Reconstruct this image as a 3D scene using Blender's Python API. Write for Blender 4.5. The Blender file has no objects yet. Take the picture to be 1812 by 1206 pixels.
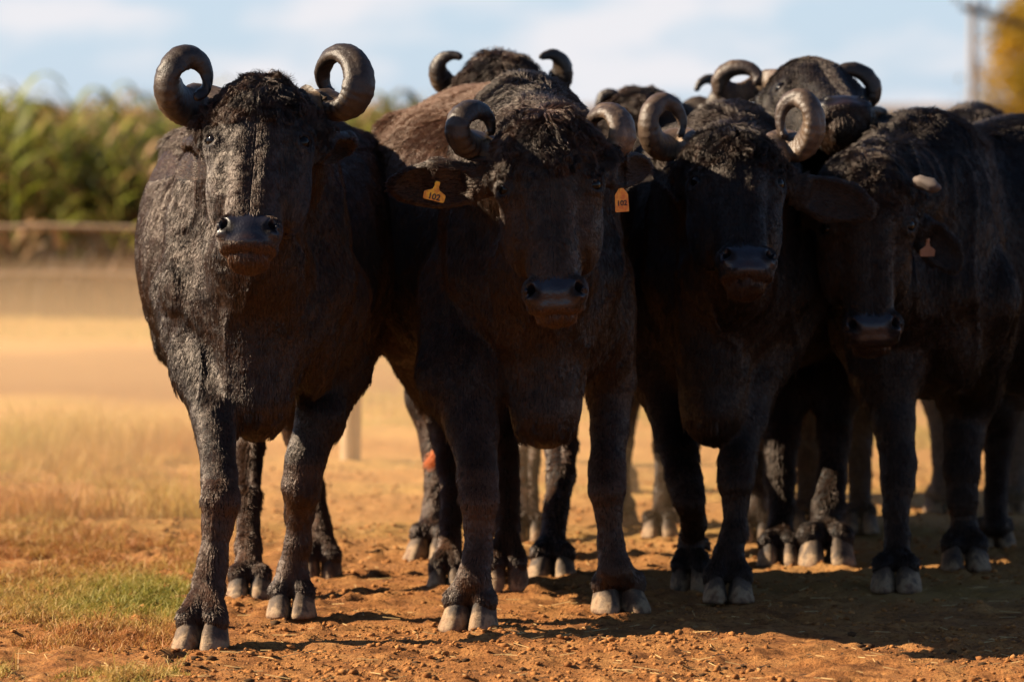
import bpy, math, random
import numpy as np
from mathutils import Vector

random.seed(7)
RNG = np.random.default_rng(7)
SC = bpy.context.scene
COL = SC.collection
R = math.radians

# ------------------------------------------------------------------ camera, sky, sun, exposure
CAM_H = 1.40
FPX = 9563.0                       # focal length in pixels of a 1812 px wide frame
PITCH = math.atan(418.0 / FPX)
cam = bpy.data.cameras.new("camera")
cam_o = bpy.data.objects.new("camera", cam)
COL.objects.link(cam_o)
cam.sensor_width = 36.0
cam.lens = FPX / 1812.0 * 36.0
cam.clip_start = 0.5
cam.clip_end = 9000.0
cam_o.location = (0, 0, CAM_H)
cam_o.rotation_euler = (R(90) - PITCH, 0, 0)
cam.dof.use_dof = True
cam.dof.focus_distance = 14.0
cam.dof.aperture_fstop = 3.9
SC.camera = cam_o

SUN_EL, SUN_AZ = R(30), R(4)       # azimuth: from the left (-X), swung a little behind the herd (+Y)
world = bpy.data.worlds.new("World")
SC.world = world
world.use_nodes = True


def NN(nt, kind, **kw):
    n = nt.nodes.new(kind)
    for k, v in kw.items():
        if k.startswith("i_"):
            n.inputs[k[2:].replace("_", " ")].default_value = v
        else:
            setattr(n, k, v)
    return n


def build_world():
    nt = world.node_tree
    nt.nodes.clear()
    L = nt.links.new
    out = NN(nt, "ShaderNodeOutputWorld")
    bg = NN(nt, "ShaderNodeBackground")
    bg.inputs["Strength"].default_value = 0.05
    sky = NN(nt, "ShaderNodeTexSky")
    sky.sky_type = 'NISHITA'
    sky.sun_disc = False
    sky.sun_elevation = SUN_EL
    sky.sun_rotation = R(-90) + SUN_AZ
    sky.air_density = 0.7
    sky.dust_density = 0.3
    sky.ozone_density = 2.0
    tc = NN(nt, "ShaderNodeTexCoord")
    sep = NN(nt, "ShaderNodeSeparateXYZ")
    L(tc.outputs["Generated"], sep.inputs[0])
    zc = NN(nt, "ShaderNodeMath", operation='MAXIMUM')
    L(sep.outputs["Z"], zc.inputs[0]); zc.inputs[1].default_value = 0.0
    mp = NN(nt, "ShaderNodeMapping")
    mp.inputs["Scale"].default_value = (24, 24, 78)
    L(tc.outputs["Generated"], mp.inputs[0])
    no = NN(nt, "ShaderNodeTexNoise"); L(mp.outputs[0], no.inputs["Vector"])
    no.inputs["Scale"].default_value = 1.0
    no.inputs["Detail"].default_value = 5.0
    no.inputs["Roughness"].default_value = 0.52
    ra = NN(nt, "ShaderNodeValToRGB")
    ra.color_ramp.elements[0].position = 0.44
    ra.color_ramp.elements[0].color = (0.1, 0.1, 0.1, 1)
    ra.color_ramp.elements[1].position = 0.60
    ra.color_ramp.elements[1].color = (1, 1, 1, 1)
    L(no.outputs["Fac"], ra.inputs[0])
    mx = NN(nt, "ShaderNodeMix", data_type='RGBA')
    mx.inputs["B"].default_value = (5.9, 5.85, 6.1, 1)
    # thin cool veil between the clouds
    mv = NN(nt, "ShaderNodeMix", data_type='RGBA')
    mv.inputs["Factor"].default_value = 0.55
    L(sky.outputs[0], mv.inputs["A"])
    mv.inputs["B"].default_value = (3.6, 4.7, 6.0, 1)
    L(mv.outputs["Result"], mx.inputs["A"])
    # broken cloud and haze lie low; the upper sky is clear
    lo = NN(nt, "ShaderNodeMapRange", interpolation_type='SMOOTHSTEP')
    L(zc.outputs[0], lo.inputs[0])
    lo.inputs[1].default_value = 0.02; lo.inputs[2].default_value = 0.17
    lo.inputs[3].default_value = 1.0; lo.inputs[4].default_value = 0.0
    m1 = NN(nt, "ShaderNodeMath", operation='MULTIPLY'); L(ra.outputs["Color"], m1.inputs[0]); L(lo.outputs[0], m1.inputs[1])
    m2 = NN(nt, "ShaderNodeMath", operation='MULTIPLY'); m2.inputs[0].default_value = 0.75; L(lo.outputs[0], m2.inputs[1])
    L(m1.outputs[0], mx.inputs["Factor"]); L(m2.outputs[0], mv.inputs["Factor"])
    L(mx.outputs["Result"], bg.inputs["Color"])
    L(bg.outputs[0], out.inputs[0])


build_world()

sun = bpy.data.lights.new("sun", 'SUN')
sun.energy = 5.0
sun.angle = R(0.55)
sun.color = (1.0, 0.82, 0.60)
sun_o = bpy.data.objects.new("sun", sun)
COL.objects.link(sun_o)
to_sun = Vector((-math.cos(SUN_EL) * math.cos(SUN_AZ), math.cos(SUN_EL) * math.sin(SUN_AZ), math.sin(SUN_EL)))
sun_o.rotation_euler = to_sun.to_track_quat('Z', 'Y').to_euler()
sun_o.location = to_sun * 50

SC.view_settings.view_transform = 'Standard'
SC.view_settings.look = 'None'
SC.view_settings.exposure = 1.55
SC.view_settings.gamma = 1.0
SC.view_settings.use_curve_mapping = False
try:
    SC.cycles.use_denoising = True
    SC.cycles.max_bounces = 6
    SC.cycles.diffuse_bounces = 3
    SC.cycles.volume_bounces = 1
    SC.cycles.transparent_max_bounces = 16
    SC.cycles.volume_step_rate = 4.0
except Exception:
    pass


# ------------------------------------------------------------------ helpers
cp, sp_ = math.cos(PITCH), math.sin(PITCH)


def P(px, py, D):
    """the point that lies D metres ahead on the line of sight through (px, py) of the 1812 x 1206 frame"""
    a = px - 906.0
    b = 603.0 - py
    dx, dy, dz = a, FPX * cp + b * sp_, -FPX * sp_ + b * cp
    k = D / dy
    return np.array([dx * k, D, CAM_H + dz * k])


def G(px, py):
    """the ground point seen at (px, py)"""
    b = 603.0 - py
    dy, dz = FPX * cp + b * sp_, -FPX * sp_ + b * cp
    k = -CAM_H / dz
    return np.array([(px - 906.0) * k, dy * k, 0.0])


def nrm(v):
    v = np.asarray(v, float)
    return v / (np.linalg.norm(v, axis=-1, keepdims=True) + 1e-12)


def _hash(ix, iy, iz, seed):
    h = (ix.astype(np.int64) * 374761393 + iy.astype(np.int64) * 668265263 + iz.astype(np.int64) * 2147483647 + seed * 1274126177) & 0xffffffff
    h = ((h ^ (h >> 13)) * 1274126177) & 0xffffffff
    h = ((h ^ (h >> 16)) * 2246822519) & 0xffffffff
    h = h ^ (h >> 15)
    return (h & 0xffffff).astype(np.float64) / 0xffffff


def vnoise(p, seed=0):
    """value noise, -1..1"""
    p = np.asarray(p, float)
    i = np.floor(p)
    f = p - i
    f = f * f * (3 - 2 * f)
    i = i.astype(np.int64)
    r = 0
    for a in (0, 1):
        for b in (0, 1):
            for c in (0, 1):
                w = (f[..., 0] if a else 1 - f[..., 0]) * (f[..., 1] if b else 1 - f[..., 1]) * (f[..., 2] if c else 1 - f[..., 2])
                r = r + w * _hash(i[..., 0] + a, i[..., 1] + b, i[..., 2] + c, seed)
    return r * 2 - 1


def vnoise3(p, seed=0):
    return np.stack([vnoise(p, seed), vnoise(p, seed + 11), vnoise(p, seed + 23)], -1)


def link(o, parent=None):
    COL.objects.link(o)
    if parent is not None:
        o.parent = parent
        o.location = (-parent.location.x, -parent.location.y, -parent.location.z)
    return o


def mesh_obj(name, verts, faces, mat, parent=None, smooth=True, colors=None, mats=None, mat_idx=None):
    me = bpy.data.meshes.new(name)
    verts = np.asarray(verts, np.float32)
    faces = np.asarray(faces, np.int32) if not isinstance(faces, list) else faces
    if isinstance(faces, np.ndarray):
        n, k = faces.shape
        me.vertices.add(len(verts))
        me.vertices.foreach_set("co", verts.ravel())
        me.loops.add(n * k)
        me.loops.foreach_set("vertex_index", faces.ravel())
        me.polygons.add(n)
        me.polygons.foreach_set("loop_start", np.arange(0, n * k, k, dtype=np.int32))
        me.polygons.foreach_set("loop_total", np.full(n, k, np.int32))
        me.update(calc_edges=True)
        me.validate()
    else:
        me.from_pydata(verts.tolist(), [], faces)
    if smooth:
        me.polygons.foreach_set("use_smooth", np.ones(len(me.polygons), bool))
    if colors is not None:
        for nm, arr in colors.items():
            at = me.attributes.new(nm, 'FLOAT', 'POINT')
            at.data.foreach_set("value", np.asarray(arr, np.float32))
    for m in (mats or [mat]):
        me.materials.append(m)
    if mat_idx is not None:
        me.polygons.foreach_set("material_index", np.asarray(mat_idx, np.int32))
    o = bpy.data.objects.new(name, me)
    link(o, parent)
    return o


def tag(o, label=None, cat=None, group=None, kind=None):
    if label: o["label"] = label
    if cat: o["category"] = cat
    if group: o["group"] = group
    if kind: o["kind"] = kind
    return o


def empty(name, loc):
    o = bpy.data.objects.new(name, None)
    o.empty_display_size = 0.2
    COL.objects.link(o)
    o.location = loc
    return o


# ------------------------------------------------------------------ materials
def new_mat(name):
    m = bpy.data.materials.new(name)
    m.use_nodes = True
    nt = m.node_tree
    b = nt.nodes["Principled BSDF"]
    return m, nt, b


def noise_node(nt, scale, detail=4, rough=0.55, coord="Object", vec_scale=None):
    tc = NN(nt, "ShaderNodeTexCoord")
    src = tc.outputs[coord]
    if vec_scale:
        mp = NN(nt, "ShaderNodeMapping")
        mp.inputs["Scale"].default_value = vec_scale
        nt.links.new(src, mp.inputs[0])
        src = mp.outputs[0]
    n = NN(nt, "ShaderNodeTexNoise")
    n.inputs["Scale"].default_value = scale
    n.inputs["Detail"].default_value = detail
    n.inputs["Roughness"].default_value = rough
    nt.links.new(src, n.inputs["Vector"])
    return n


def ramp(nt, src, stops):
    r = NN(nt, "ShaderNodeValToRGB")
    el = r.color_ramp.elements
    while len(el) < len(stops):
        el.new(0.5)
    for e, (p, c) in zip(el, stops):
        e.position = p
        e.color = (*c, 1) if len(c) == 3 else c
    nt.links.new(src, r.inputs[0])
    return r


def bump(nt, b, src, strength, dist):
    bp = NN(nt, "ShaderNodeBump")
    bp.inputs["Strength"].default_value = strength
    bp.inputs["Distance"].default_value = dist
    nt.links.new(src, bp.inputs["Height"])
    nt.links.new(bp.outputs[0], b.inputs["Normal"])


def make_hide(name, c1, c2, muz):
    m, nt, b = new_mat(name)
    n = noise_node(nt, 9, 6)
    rp = ramp(nt, n.outputs["Fac"], [(0.35, c1), (0.7, c2)])
    at = NN(nt, "ShaderNodeAttribute", attribute_name="muzzle")
    at2 = NN(nt, "ShaderNodeAttribute", attribute_name="chin")
    mx = NN(nt, "ShaderNodeMix", data_type='RGBA')
    nt.links.new(at.outputs["Fac"], mx.inputs["Factor"])
    nt.links.new(rp.outputs[0], mx.inputs["A"])
    mx.inputs["B"].default_value = (*muz, 1)
    mx2 = NN(nt, "ShaderNodeMix", data_type='RGBA')
    nt.links.new(at2.outputs["Fac"], mx2.inputs["Factor"])
    nt.links.new(mx.outputs["Result"], mx2.inputs["A"])
    mx2.inputs["B"].default_value = (0.028, 0.012, 0.006, 1)
    at3 = NN(nt, "ShaderNodeAttribute", attribute_name="lid")
    mx3 = NN(nt, "ShaderNodeMix", data_type='RGBA')
    nt.links.new(at3.outputs["Fac"], mx3.inputs["Factor"])
    nt.links.new(mx2.outputs["Result"], mx3.inputs["A"])
    mx3.inputs["B"].default_value = (0.018, 0.013, 0.011, 1)
    nt.links.new(mx3.outputs["Result"], b.inputs["Base Color"])
    mr = NN(nt, "ShaderNodeMapRange")
    nt.links.new(at.outputs["Fac"], mr.inputs[0])
    mr.inputs[3].default_value = 0.58
    mr.inputs[4].default_value = 0.30
    ms = NN(nt, "ShaderNodeMapRange")
    nt.links.new(at.outputs["Fac"], ms.inputs[0])
    ms.inputs[3].default_value = 0.14
    ms.inputs[4].default_value = 0.45
    nt.links.new(ms.outputs[0], b.inputs["Specular IOR Level"])
    nt.links.new(mr.outputs[0], b.inputs["Roughness"])
    vo = NN(nt, "ShaderNodeTexVoronoi")
    vo.inputs["Scale"].default_value = 170
    tc = NN(nt, "ShaderNodeTexCoord")
    nt.links.new(tc.outputs["Object"], vo.inputs["Vector"])
    bump(nt, b, vo.outputs["Distance"], 0.22, 0.0025)
    return m


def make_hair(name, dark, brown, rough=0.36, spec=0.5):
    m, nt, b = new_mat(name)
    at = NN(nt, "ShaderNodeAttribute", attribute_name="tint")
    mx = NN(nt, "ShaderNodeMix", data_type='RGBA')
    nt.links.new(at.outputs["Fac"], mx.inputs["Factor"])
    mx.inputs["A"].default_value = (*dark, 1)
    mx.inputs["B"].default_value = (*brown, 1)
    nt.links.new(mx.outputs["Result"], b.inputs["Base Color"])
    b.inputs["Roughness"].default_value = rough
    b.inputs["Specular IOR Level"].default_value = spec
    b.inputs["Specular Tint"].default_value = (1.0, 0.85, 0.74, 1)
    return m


HIDE = make_hide("buffalo_hide", (0.004, 0.0028, 0.0024), (0.008, 0.005, 0.004), (0.009, 0.008, 0.012))
HAIR = make_hair("buffalo_hair", (0.0048, 0.0029, 0.0023), (0.105, 0.044, 0.018), rough=0.40, spec=0.46)
HAIR_DARK = make_hair("buffalo_hair_dark", (0.0030, 0.0019, 0.0016), (0.05, 0.022, 0.009), rough=0.40, spec=0.36)


def make_horn_mat(name="horn", g=1.0):
    m, nt, b = new_mat(name)
    n = noise_node(nt, 22, 6, 0.6)
    at = NN(nt, "ShaderNodeAttribute", attribute_name="along")
    ad = NN(nt, "ShaderNodeMath", operation='ADD')
    nt.links.new(n.outputs["Fac"], ad.inputs[0])
    mu = NN(nt, "ShaderNodeMath", operation='MULTIPLY')
    nt.links.new(at.outputs["Fac"], mu.inputs[0]); mu.inputs[1].default_value = 0.35
    nt.links.new(mu.outputs[0], ad.inputs[1])
    rp = ramp(nt, ad.outputs[0], [(0.34, (0.12 * g, 0.080 * g, 0.046 * g)), (0.55, (0.050 * g, 0.032 * g, 0.020 * g)), (0.85, (0.020 * g, 0.013 * g, 0.010 * g))])
    nt.links.new(rp.outputs[0], b.inputs["Base Color"])
    b.inputs["Roughness"].default_value = 0.44
    b.inputs["Specular IOR Level"].default_value = 0.35
    n2 = noise_node(nt, 75, 6, 0.65)
    bump(nt, b, n2.outputs["Fac"], 0.7, 0.004)
    return m


HORN = make_horn_mat("horn", 0.72)
HORN_TAN = make_horn_mat("horn_tan", 1.7)


def make_hoof_mat():
    m, nt, b = new_mat("hoof_horn")
    n = noise_node(nt, 24, 6, 0.68, vec_scale=(1, 1, 0.6))
    at = NN(nt, "ShaderNodeAttribute", attribute_name="height")
    ad = NN(nt, "ShaderNodeMath", operation='ADD')
    nt.links.new(n.outputs["Fac"], ad.inputs[0])
    mu = NN(nt, "ShaderNodeMath", operation='MULTIPLY')
    nt.links.new(at.outputs["Fac"], mu.inputs[0]); mu.inputs[1].default_value = 0.35
    nt.links.new(mu.outputs[0], ad.inputs[1])
    rp = ramp(nt, ad.outputs[0], [(0.38, (0.055, 0.026, 0.012)), (0.50, (0.16, 0.085, 0.038)), (0.60, (0.25, 0.165, 0.088)), (0.70, (0.09, 0.055, 0.03)), (0.88, (0.02, 0.012, 0.008))])
    nt.links.new(rp.outputs[0], b.inputs["Base Color"])
    b.inputs["Roughness"].default_value = 0.75
    n2 = noise_node(nt, 45, 6, 0.65, vec_scale=(1, 1, 4))
    bump(nt, b, n2.outputs["Fac"], 0.9, 0.005)
    return m


HOOF = make_hoof_mat()


def plain(name, col, rough=0.6, spec=0.5):
    m, nt, b = new_mat(name)
    n = noise_node(nt, 14, 5)
    rp = ramp(nt, n.outputs["Fac"], [(0.3, tuple(c * 0.75 for c in col)), (0.7, tuple(min(1, c * 1.2) for c in col))])
    nt.links.new(rp.outputs[0], b.inputs["Base Color"])
    b.inputs["Roughness"].default_value = rough
    b.inputs["Specular IOR Level"].default_value = spec
    return m


EYE = plain("eyeball", (0.004, 0.0028, 0.0022), 0.12, 0.16)
def tag_mat(name, clean, dirty):
    m, nt, b = new_mat(name)
    n = noise_node(nt, 48, 6, 0.7)
    rp = ramp(nt, n.outputs["Fac"], [(0.36, dirty), (0.50, tuple((x + y) / 2 for x, y in zip(clean, dirty))), (0.62, clean)])
    nt.links.new(rp.outputs[0], b.inputs["Base Color"])
    b.inputs["Roughness"].default_value = 0.5
    return m


TAG = tag_mat("tag_yellow_plastic", (0.78, 0.42, 0.010), (0.50, 0.14, 0.008))
TAG_OLD = tag_mat("tag_stained_plastic", (0.68, 0.30, 0.03), (0.50, 0.10, 0.012))
INK = plain("tag_ink", (0.03, 0.015, 0.01), 0.6)


# ------------------------------------------------------------------ implicit surfaces
class Field:
    def __init__(s, xs, ys, zs):
        s.xs, s.ys, s.zs = [np.asarray(a, np.float32) for a in (xs, ys, zs)]
        s.F = np.full((len(xs), len(ys), len(zs)), 0.25, np.float32)

    def block(s, lo, hi):
        sl = []
        for a, l, h in zip((s.xs, s.ys, s.zs), lo, hi):
            i0 = max(0, np.searchsorted(a, l) - 1)
            i1 = min(len(a), np.searchsorted(a, h) + 1)
            sl.append(slice(i0, i1))
        X = s.xs[sl[0]][:, None, None]
        Y = s.ys[sl[1]][None, :, None]
        Z = s.zs[sl[2]][None, None, :]
        return tuple(sl), X, Y, Z

    def union(s, sl, d, k):
        a = s.F[sl]
        if a.size == 0: return
        h = np.clip(0.5 + 0.5 * (a - d) / k, 0, 1)
        s.F[sl] = a + (d - a) * h - k * h * (1 - h)

    def cut(s, sl, d, k):
        a = s.F[sl]
        if a.size == 0: return
        d = -d
        h = np.clip(0.5 - 0.5 * (a - d) / k, 0, 1)
        s.F[sl] = a + (d - a) * h + k * h * (1 - h)

    def rc(s, a, b, ra, rb, k=0.03, cut=False):
        a, b = np.asarray(a, float), np.asarray(b, float)
        m = max(ra, rb) + k + 0.03
        sl, X, Y, Z = s.block(np.minimum(a, b) - m, np.maximum(a, b) + m)
        ab = b - a
        L2 = float(ab @ ab) + 1e-9
        t = ((X - a[0]) * ab[0] + (Y - a[1]) * ab[1] + (Z - a[2]) * ab[2]) / L2
        t = np.clip(t, 0, 1)
        d = np.sqrt((X - a[0] - t * ab[0]) ** 2 + (Y - a[1] - t * ab[1]) ** 2 + (Z - a[2] - t * ab[2]) ** 2) - (ra + (rb - ra) * t)
        (s.cut if cut else s.union)(sl, d.astype(np.float32), k)

    def ell_d(s, c, r, M, X, Y, Z):
        q0 = (M[0][0] * (X - c[0]) + M[0][1] * (Y - c[1]) + M[0][2] * (Z - c[2]))
        q1 = (M[1][0] * (X - c[0]) + M[1][1] * (Y - c[1]) + M[1][2] * (Z - c[2]))
        q2 = (M[2][0] * (X - c[0]) + M[2][1] * (Y - c[1]) + M[2][2] * (Z - c[2]))
        k0 = np.sqrt((q0 / r[0]) ** 2 + (q1 / r[1]) ** 2 + (q2 / r[2]) ** 2)
        k1 = np.sqrt((q0 / r[0] ** 2) ** 2 + (q1 / r[1] ** 2) ** 2 + (q2 / r[2] ** 2) ** 2) + 1e-6
        return (k0 * (k0 - 1) / k1).astype(np.float32)

    def ell(s, c, r, M=np.eye(3), k=0.04, cut=False):
        c = np.asarray(c, float)
        m = max(r) + k + 0.03
        sl, X, Y, Z = s.block(c - m, c + m)
        d = s.ell_d(c, r, M, X, Y, Z)
        (s.cut if cut else s.union)(sl, d, k)

    def mesh(s):
        """naive surface nets on the rectilinear grid"""
        F = s.F
        ins = F < 0
        nx, ny, nz = F.shape
        cnt = np.zeros((nx - 1, ny - 1, nz - 1), np.int8)
        for a in (0, 1):
            for b in (0, 1):
                for c in (0, 1):
                    cnt += ins[a:nx - 1 + a, b:ny - 1 + b, c:nz - 1 + c]
        act = (cnt > 0) & (cnt < 8)
        I, J, K = np.nonzero(act)
        idx = np.full(act.shape, -1, np.int32)
        idx[I, J, K] = np.arange(len(I))
        corners = [(a, b, c) for a in (0, 1) for b in (0, 1) for c in (0, 1)]
        val = {c: F[I + c[0], J + c[1], K + c[2]] for c in corners}
        acc = np.zeros((len(I), 3)); n = np.zeros(len(I))
        for c in corners:
            for ax in range(3):
                if c[ax] == 0:
                    c2 = list(c); c2[ax] = 1; c2 = tuple(c2)
                    v0, v1 = val[c], val[c2]
                    m = (v0 < 0) != (v1 < 0)
                    t = np.where(m, v0 / (v0 - v1 + 1e-12), 0)
                    pos = np.zeros((len(I), 3))
                    for q in range(3):
                        pos[:, q] = c[q]
                    pos[:, ax] = t
                    acc += pos * m[:, None]; n += m
        acc /= n[:, None]
        V = np.empty((len(I), 3))
        for ax, (arr, ii) in enumerate(((s.xs, I), (s.ys, J), (s.zs, K))):
            V[:, ax] = arr[ii] + acc[:, ax] * (arr[ii + 1] - arr[ii])
        quads = []
        # x edges
        e = ins[:-1, 1:-1, 1:-1] != ins[1:, 1:-1, 1:-1]
        i, j, k = np.nonzero(e); j += 1; k += 1
        q = np.stack([idx[i, j - 1, k - 1], idx[i, j, k - 1], idx[i, j, k], idx[i, j - 1, k]], 1)
        fl = ins[i, j, k]; q[~fl] = q[~fl][:, ::-1]; quads.append(q)
        e = ins[1:-1, :-1, 1:-1] != ins[1:-1, 1:, 1:-1]
        i, j, k = np.nonzero(e); i += 1; k += 1
        q = np.stack([idx[i - 1, j, k - 1], idx[i - 1, j, k], idx[i, j, k], idx[i, j, k - 1]], 1)
        fl = ins[i, j, k]; q[~fl] = q[~fl][:, ::-1]; quads.append(q)
        e = ins[1:-1, 1:-1, :-1] != ins[1:-1, 1:-1, 1:]
        i, j, k = np.nonzero(e); i += 1; j += 1
        q = np.stack([idx[i - 1, j - 1, k], idx[i, j - 1, k], idx[i, j, k], idx[i - 1, j, k]], 1)
        fl = ins[i, j, k]; q[~fl] = q[~fl][:, ::-1]; quads.append(q)
        Q = np.concatenate(quads)
        Q = Q[(Q >= 0).all(1)]
        # keep only the largest connected shell
        lab = np.arange(len(V))
        for _ in range(400):
            m = lab[Q].min(1)
            old = lab.copy()
            for c in range(4):
                np.minimum.at(lab, Q[:, c], m)
            lab = lab[lab]
            if (lab == old).all(): break
        root = np.bincount(lab[Q[:, 0]]).argmax()
        keep = lab[Q[:, 0]] == root
        Q = Q[keep]
        used = np.zeros(len(V), bool); used[Q.ravel()] = True
        rm = np.cumsum(used) - 1
        return V[used], rm[Q].astype(np.int32)


def axis(lo, hi, fine_lo, fine_hi, hf, hc):
    pts = []
    p = lo
    while p < hi:
        pts.append(p)
        p += hf if fine_lo - hc < p < fine_hi else hc
    pts.append(p)
    return np.array(pts)


# ------------------------------------------------------------------ buffalo
def head_frame(pitch, yaw, roll):
    """rows W (across, image right), U (down the face), Vn (out of the face)"""
    f = R(pitch)
    W = np.array([1.0, 0, 0]); U = np.array([0, -math.sin(f), -math.cos(f)]); V = np.array([0, -math.cos(f), math.sin(f)])
    r = R(roll)
    # roll about V
    W, U = W * math.cos(r) + U * math.sin(r), U * math.cos(r) - W * math.sin(r)
    y = R(yaw)   # positive: nose swings to image right
    Rz = np.array([[math.cos(y), -math.sin(y), 0], [math.sin(y), math.cos(y), 0], [0, 0, 1]])
    return np.stack([Rz @ W, Rz @ U, Rz @ V])


def S_wy(w):
    return w[1]


def rotz(v, a):
    c, s = math.cos(R(a)), math.sin(R(a))
    return np.array([c * v[0] - s * v[1], s * v[0] + c * v[1], v[2]])


def claw(lateral, yaw, pitch, center, size, parent, splay=5):
    """one half of a cloven hoof; toe towards -Y before turning"""
    n = 18
    verts, hts = [], []
    prof = [(0.0, 1.08, -0.012), (0.007, 1.10, -0.011), (0.020, 1.03, -0.004), (0.036, 0.94, 0.006), (0.052, 0.85, 0.016), (0.066, 0.74, 0.023)]
    for z, s, back in prof:
        for i in range(n):
            a = 2 * math.pi * i / n
            cx, cy = math.sin(a), -math.cos(a)
            x = 0.0315 * (abs(cx) ** 0.75) * math.copysign(1, cx)
            y = cy * 0.060
            if cy < 0:                       # pointed toe that turns inwards
                x *= (1 - 0.30 * (cy ** 4))
                x += -lateral * 0.010 * (-cy) ** 3
            verts.append([x * s, y * s + back + 0.004, z])
            hts.append(z / 0.066)
    faces = []
    for r in range(len(prof) - 1):
        for i in range(n):
            a, b = r * n + i, r * n + (i + 1) % n
            faces.append([a, b, b + n, a + n])
    verts.append([0, 0, 0]); hts.append(0)
    verts.append([0, 0.03, 0.068]); hts.append(1)
    for i in range(n):
        faces.append([(i + 1) % n, i, len(verts) - 2])
        faces.append([(len(prof) - 1) * n + i, (len(prof) - 1) * n + (i + 1) % n, len(verts) - 1])
    V = np.array(verts) * size
    V *= (1 + 0.05 * vnoise(V * 45 + np.asarray(center) * 7, 12))[:, None]
    V[:, 0] *= 1 + 0.06 * math.sin(center[0] * 91 + lateral)
    V[:, 0] += lateral * 0.033 * size
    a = R(splay) * lateral
    c, s = math.cos(a), math.sin(a)
    V[:, 0], V[:, 1] = V[:, 0] * c - V[:, 1] * s, V[:, 0] * s + V[:, 1] * c
    p = R(pitch)
    c, s = math.cos(p), math.sin(p)       # positive pitch: toe points down
    V[:, 1], V[:, 2] = V[:, 1] * c - V[:, 2] * s, V[:, 1] * s + V[:, 2] * c
    a = R(yaw)
    c, s = math.cos(a), math.sin(a)
    V[:, 0], V[:, 1] = V[:, 0] * c - V[:, 1] * s, V[:, 0] * s + V[:, 1] * c
    V += np.asarray(center)
    o = mesh_obj("hoof", V, faces, HOOF, parent, colors={"height": hts})
    return o


def horn(pts, ra, rb, parent, ridges=True, wide=1.45, mat=None):
    """tube through pts; ra = half thickness in the ring plane at each point, rb = half width across it"""
    P_ = np.array(pts, float)
    n = len(P_)
    T = np.gradient(P_, axis=0); T = nrm(T)
    c = P_.mean(0)
    m = 20
    V = []; al = []
    sarc = np.concatenate([[0], np.cumsum(np.linalg.norm(np.diff(P_, axis=0), axis=1))])
    # plane normal of the coil
    Nn = np.zeros(3)
    for i in range(n - 1):
        Nn += np.cross(P_[i] - c, P_[i + 1] - c)
    Nn = nrm(Nn)
    for i in range(n):
        t = T[i]
        b = nrm(Nn - t * (Nn @ t))
        r = np.cross(t, b)
        f = i / (n - 1)
        rid = 1.0
        if ridges:
            rid = 1 + 0.055 * abs(math.sin(sarc[i] * math.pi / 0.017)) * max(0, 1 - 1.15 * f)
        for q in range(m):
            a = 2 * math.pi * q / m
            sq = 1 + 0.09 * math.cos(3 * a + 0.4) + 0.05 * math.cos(4 * a)
            ca, sa = math.cos(a), math.sin(a)
            ca = math.copysign(abs(ca) ** 0.62, ca); sa = math.copysign(abs(sa) ** 0.8, sa)
            V.append(P_[i] + (r * ca * ra[i] + b * sa * rb[i]) * rid * sq)
            al.append(f)
    F = []
    for i in range(n - 1):
        for q in range(m):
            a, b2 = i * m + q, i * m + (q + 1) % m
            F.append([a, b2, b2 + m, a + m])
    Va = np.array(V)
    nz_ = vnoise(Va * 55, 15) * 0.0016 + vnoise(Va * 130, 16) * 0.0008
    ctr = np.repeat(P_, m, 0)
    V = list(Va + nrm(Va - ctr) * nz_[:, None])
    V.append(P_[0]); al.append(0); V.append(P_[-1] + T[-1] * ra[-1] * 0.8); al.append(1)
    for q in range(m):
        F.append([(q + 1) % m, q, len(V) - 2])
        F.append([(n - 1) * m + q, (n - 1) * m + (q + 1) % m, len(V) - 1])
    return mesh_obj("horn", V, F, mat or HORN, parent, colors={"along": al})


def ring_horn(side, cx, cy, rx, ry, a0, a1, D0, D1, h0, h1, attach, parent, tilt=0.0, shrink=0.25, wide=1.5, rot=0.0, mat=None):
    """coiled horn whose OUTER outline is the ellipse rx, ry (frame px) about cx, cy"""
    n = 110
    pts, ra = [], []
    for i in range(n):
        f = i / (n - 1)
        a = R(a0 + (a1 - a0) * f)
        h = h0 if f < 0.3 else h0 + (h1 - h0) * ((f - 0.3) / 0.7)
        sh = 1 - shrink * max(0, (f - 0.55) / 0.45) ** 1.5
        D = D0 + (D1 - D0) * f
        ex, ey = (rx * sh - h) * math.cos(a), (ry * sh - h) * math.sin(a)
        cr, sr = math.cos(R(rot)), math.sin(R(rot))
        ex, ey = ex * cr - ey * sr, ex * sr + ey * cr
        pts.append(P(cx + ex, cy - ey, D + tilt * math.cos(a) * 0.1))
        ra.append(h * D / FPX)
    # lead-in from the skull
    p0 = np.array(attach); p3 = pts[0]
    d = nrm(pts[1] - pts[0])
    L = np.linalg.norm(p3 - p0)
    p2 = p3 - d * L * 0.45
    p1 = p0 + nrm(p3 - p0) * L * 0.3
    lead, lr = [], []
    for i in range(10):
        t = i / 10
        lead.append((1 - t) ** 3 * p0 + 3 * (1 - t) ** 2 * t * p1 + 3 * (1 - t) * t * t * p2 + t ** 3 * p3)
        lr.append(ra[0] * (1.12 - 0.12 * t))
    pts = lead + pts
    ra = lr + ra
    ra = np.array(ra)
    return horn(pts, ra, ra * wide, parent, mat=mat)


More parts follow.
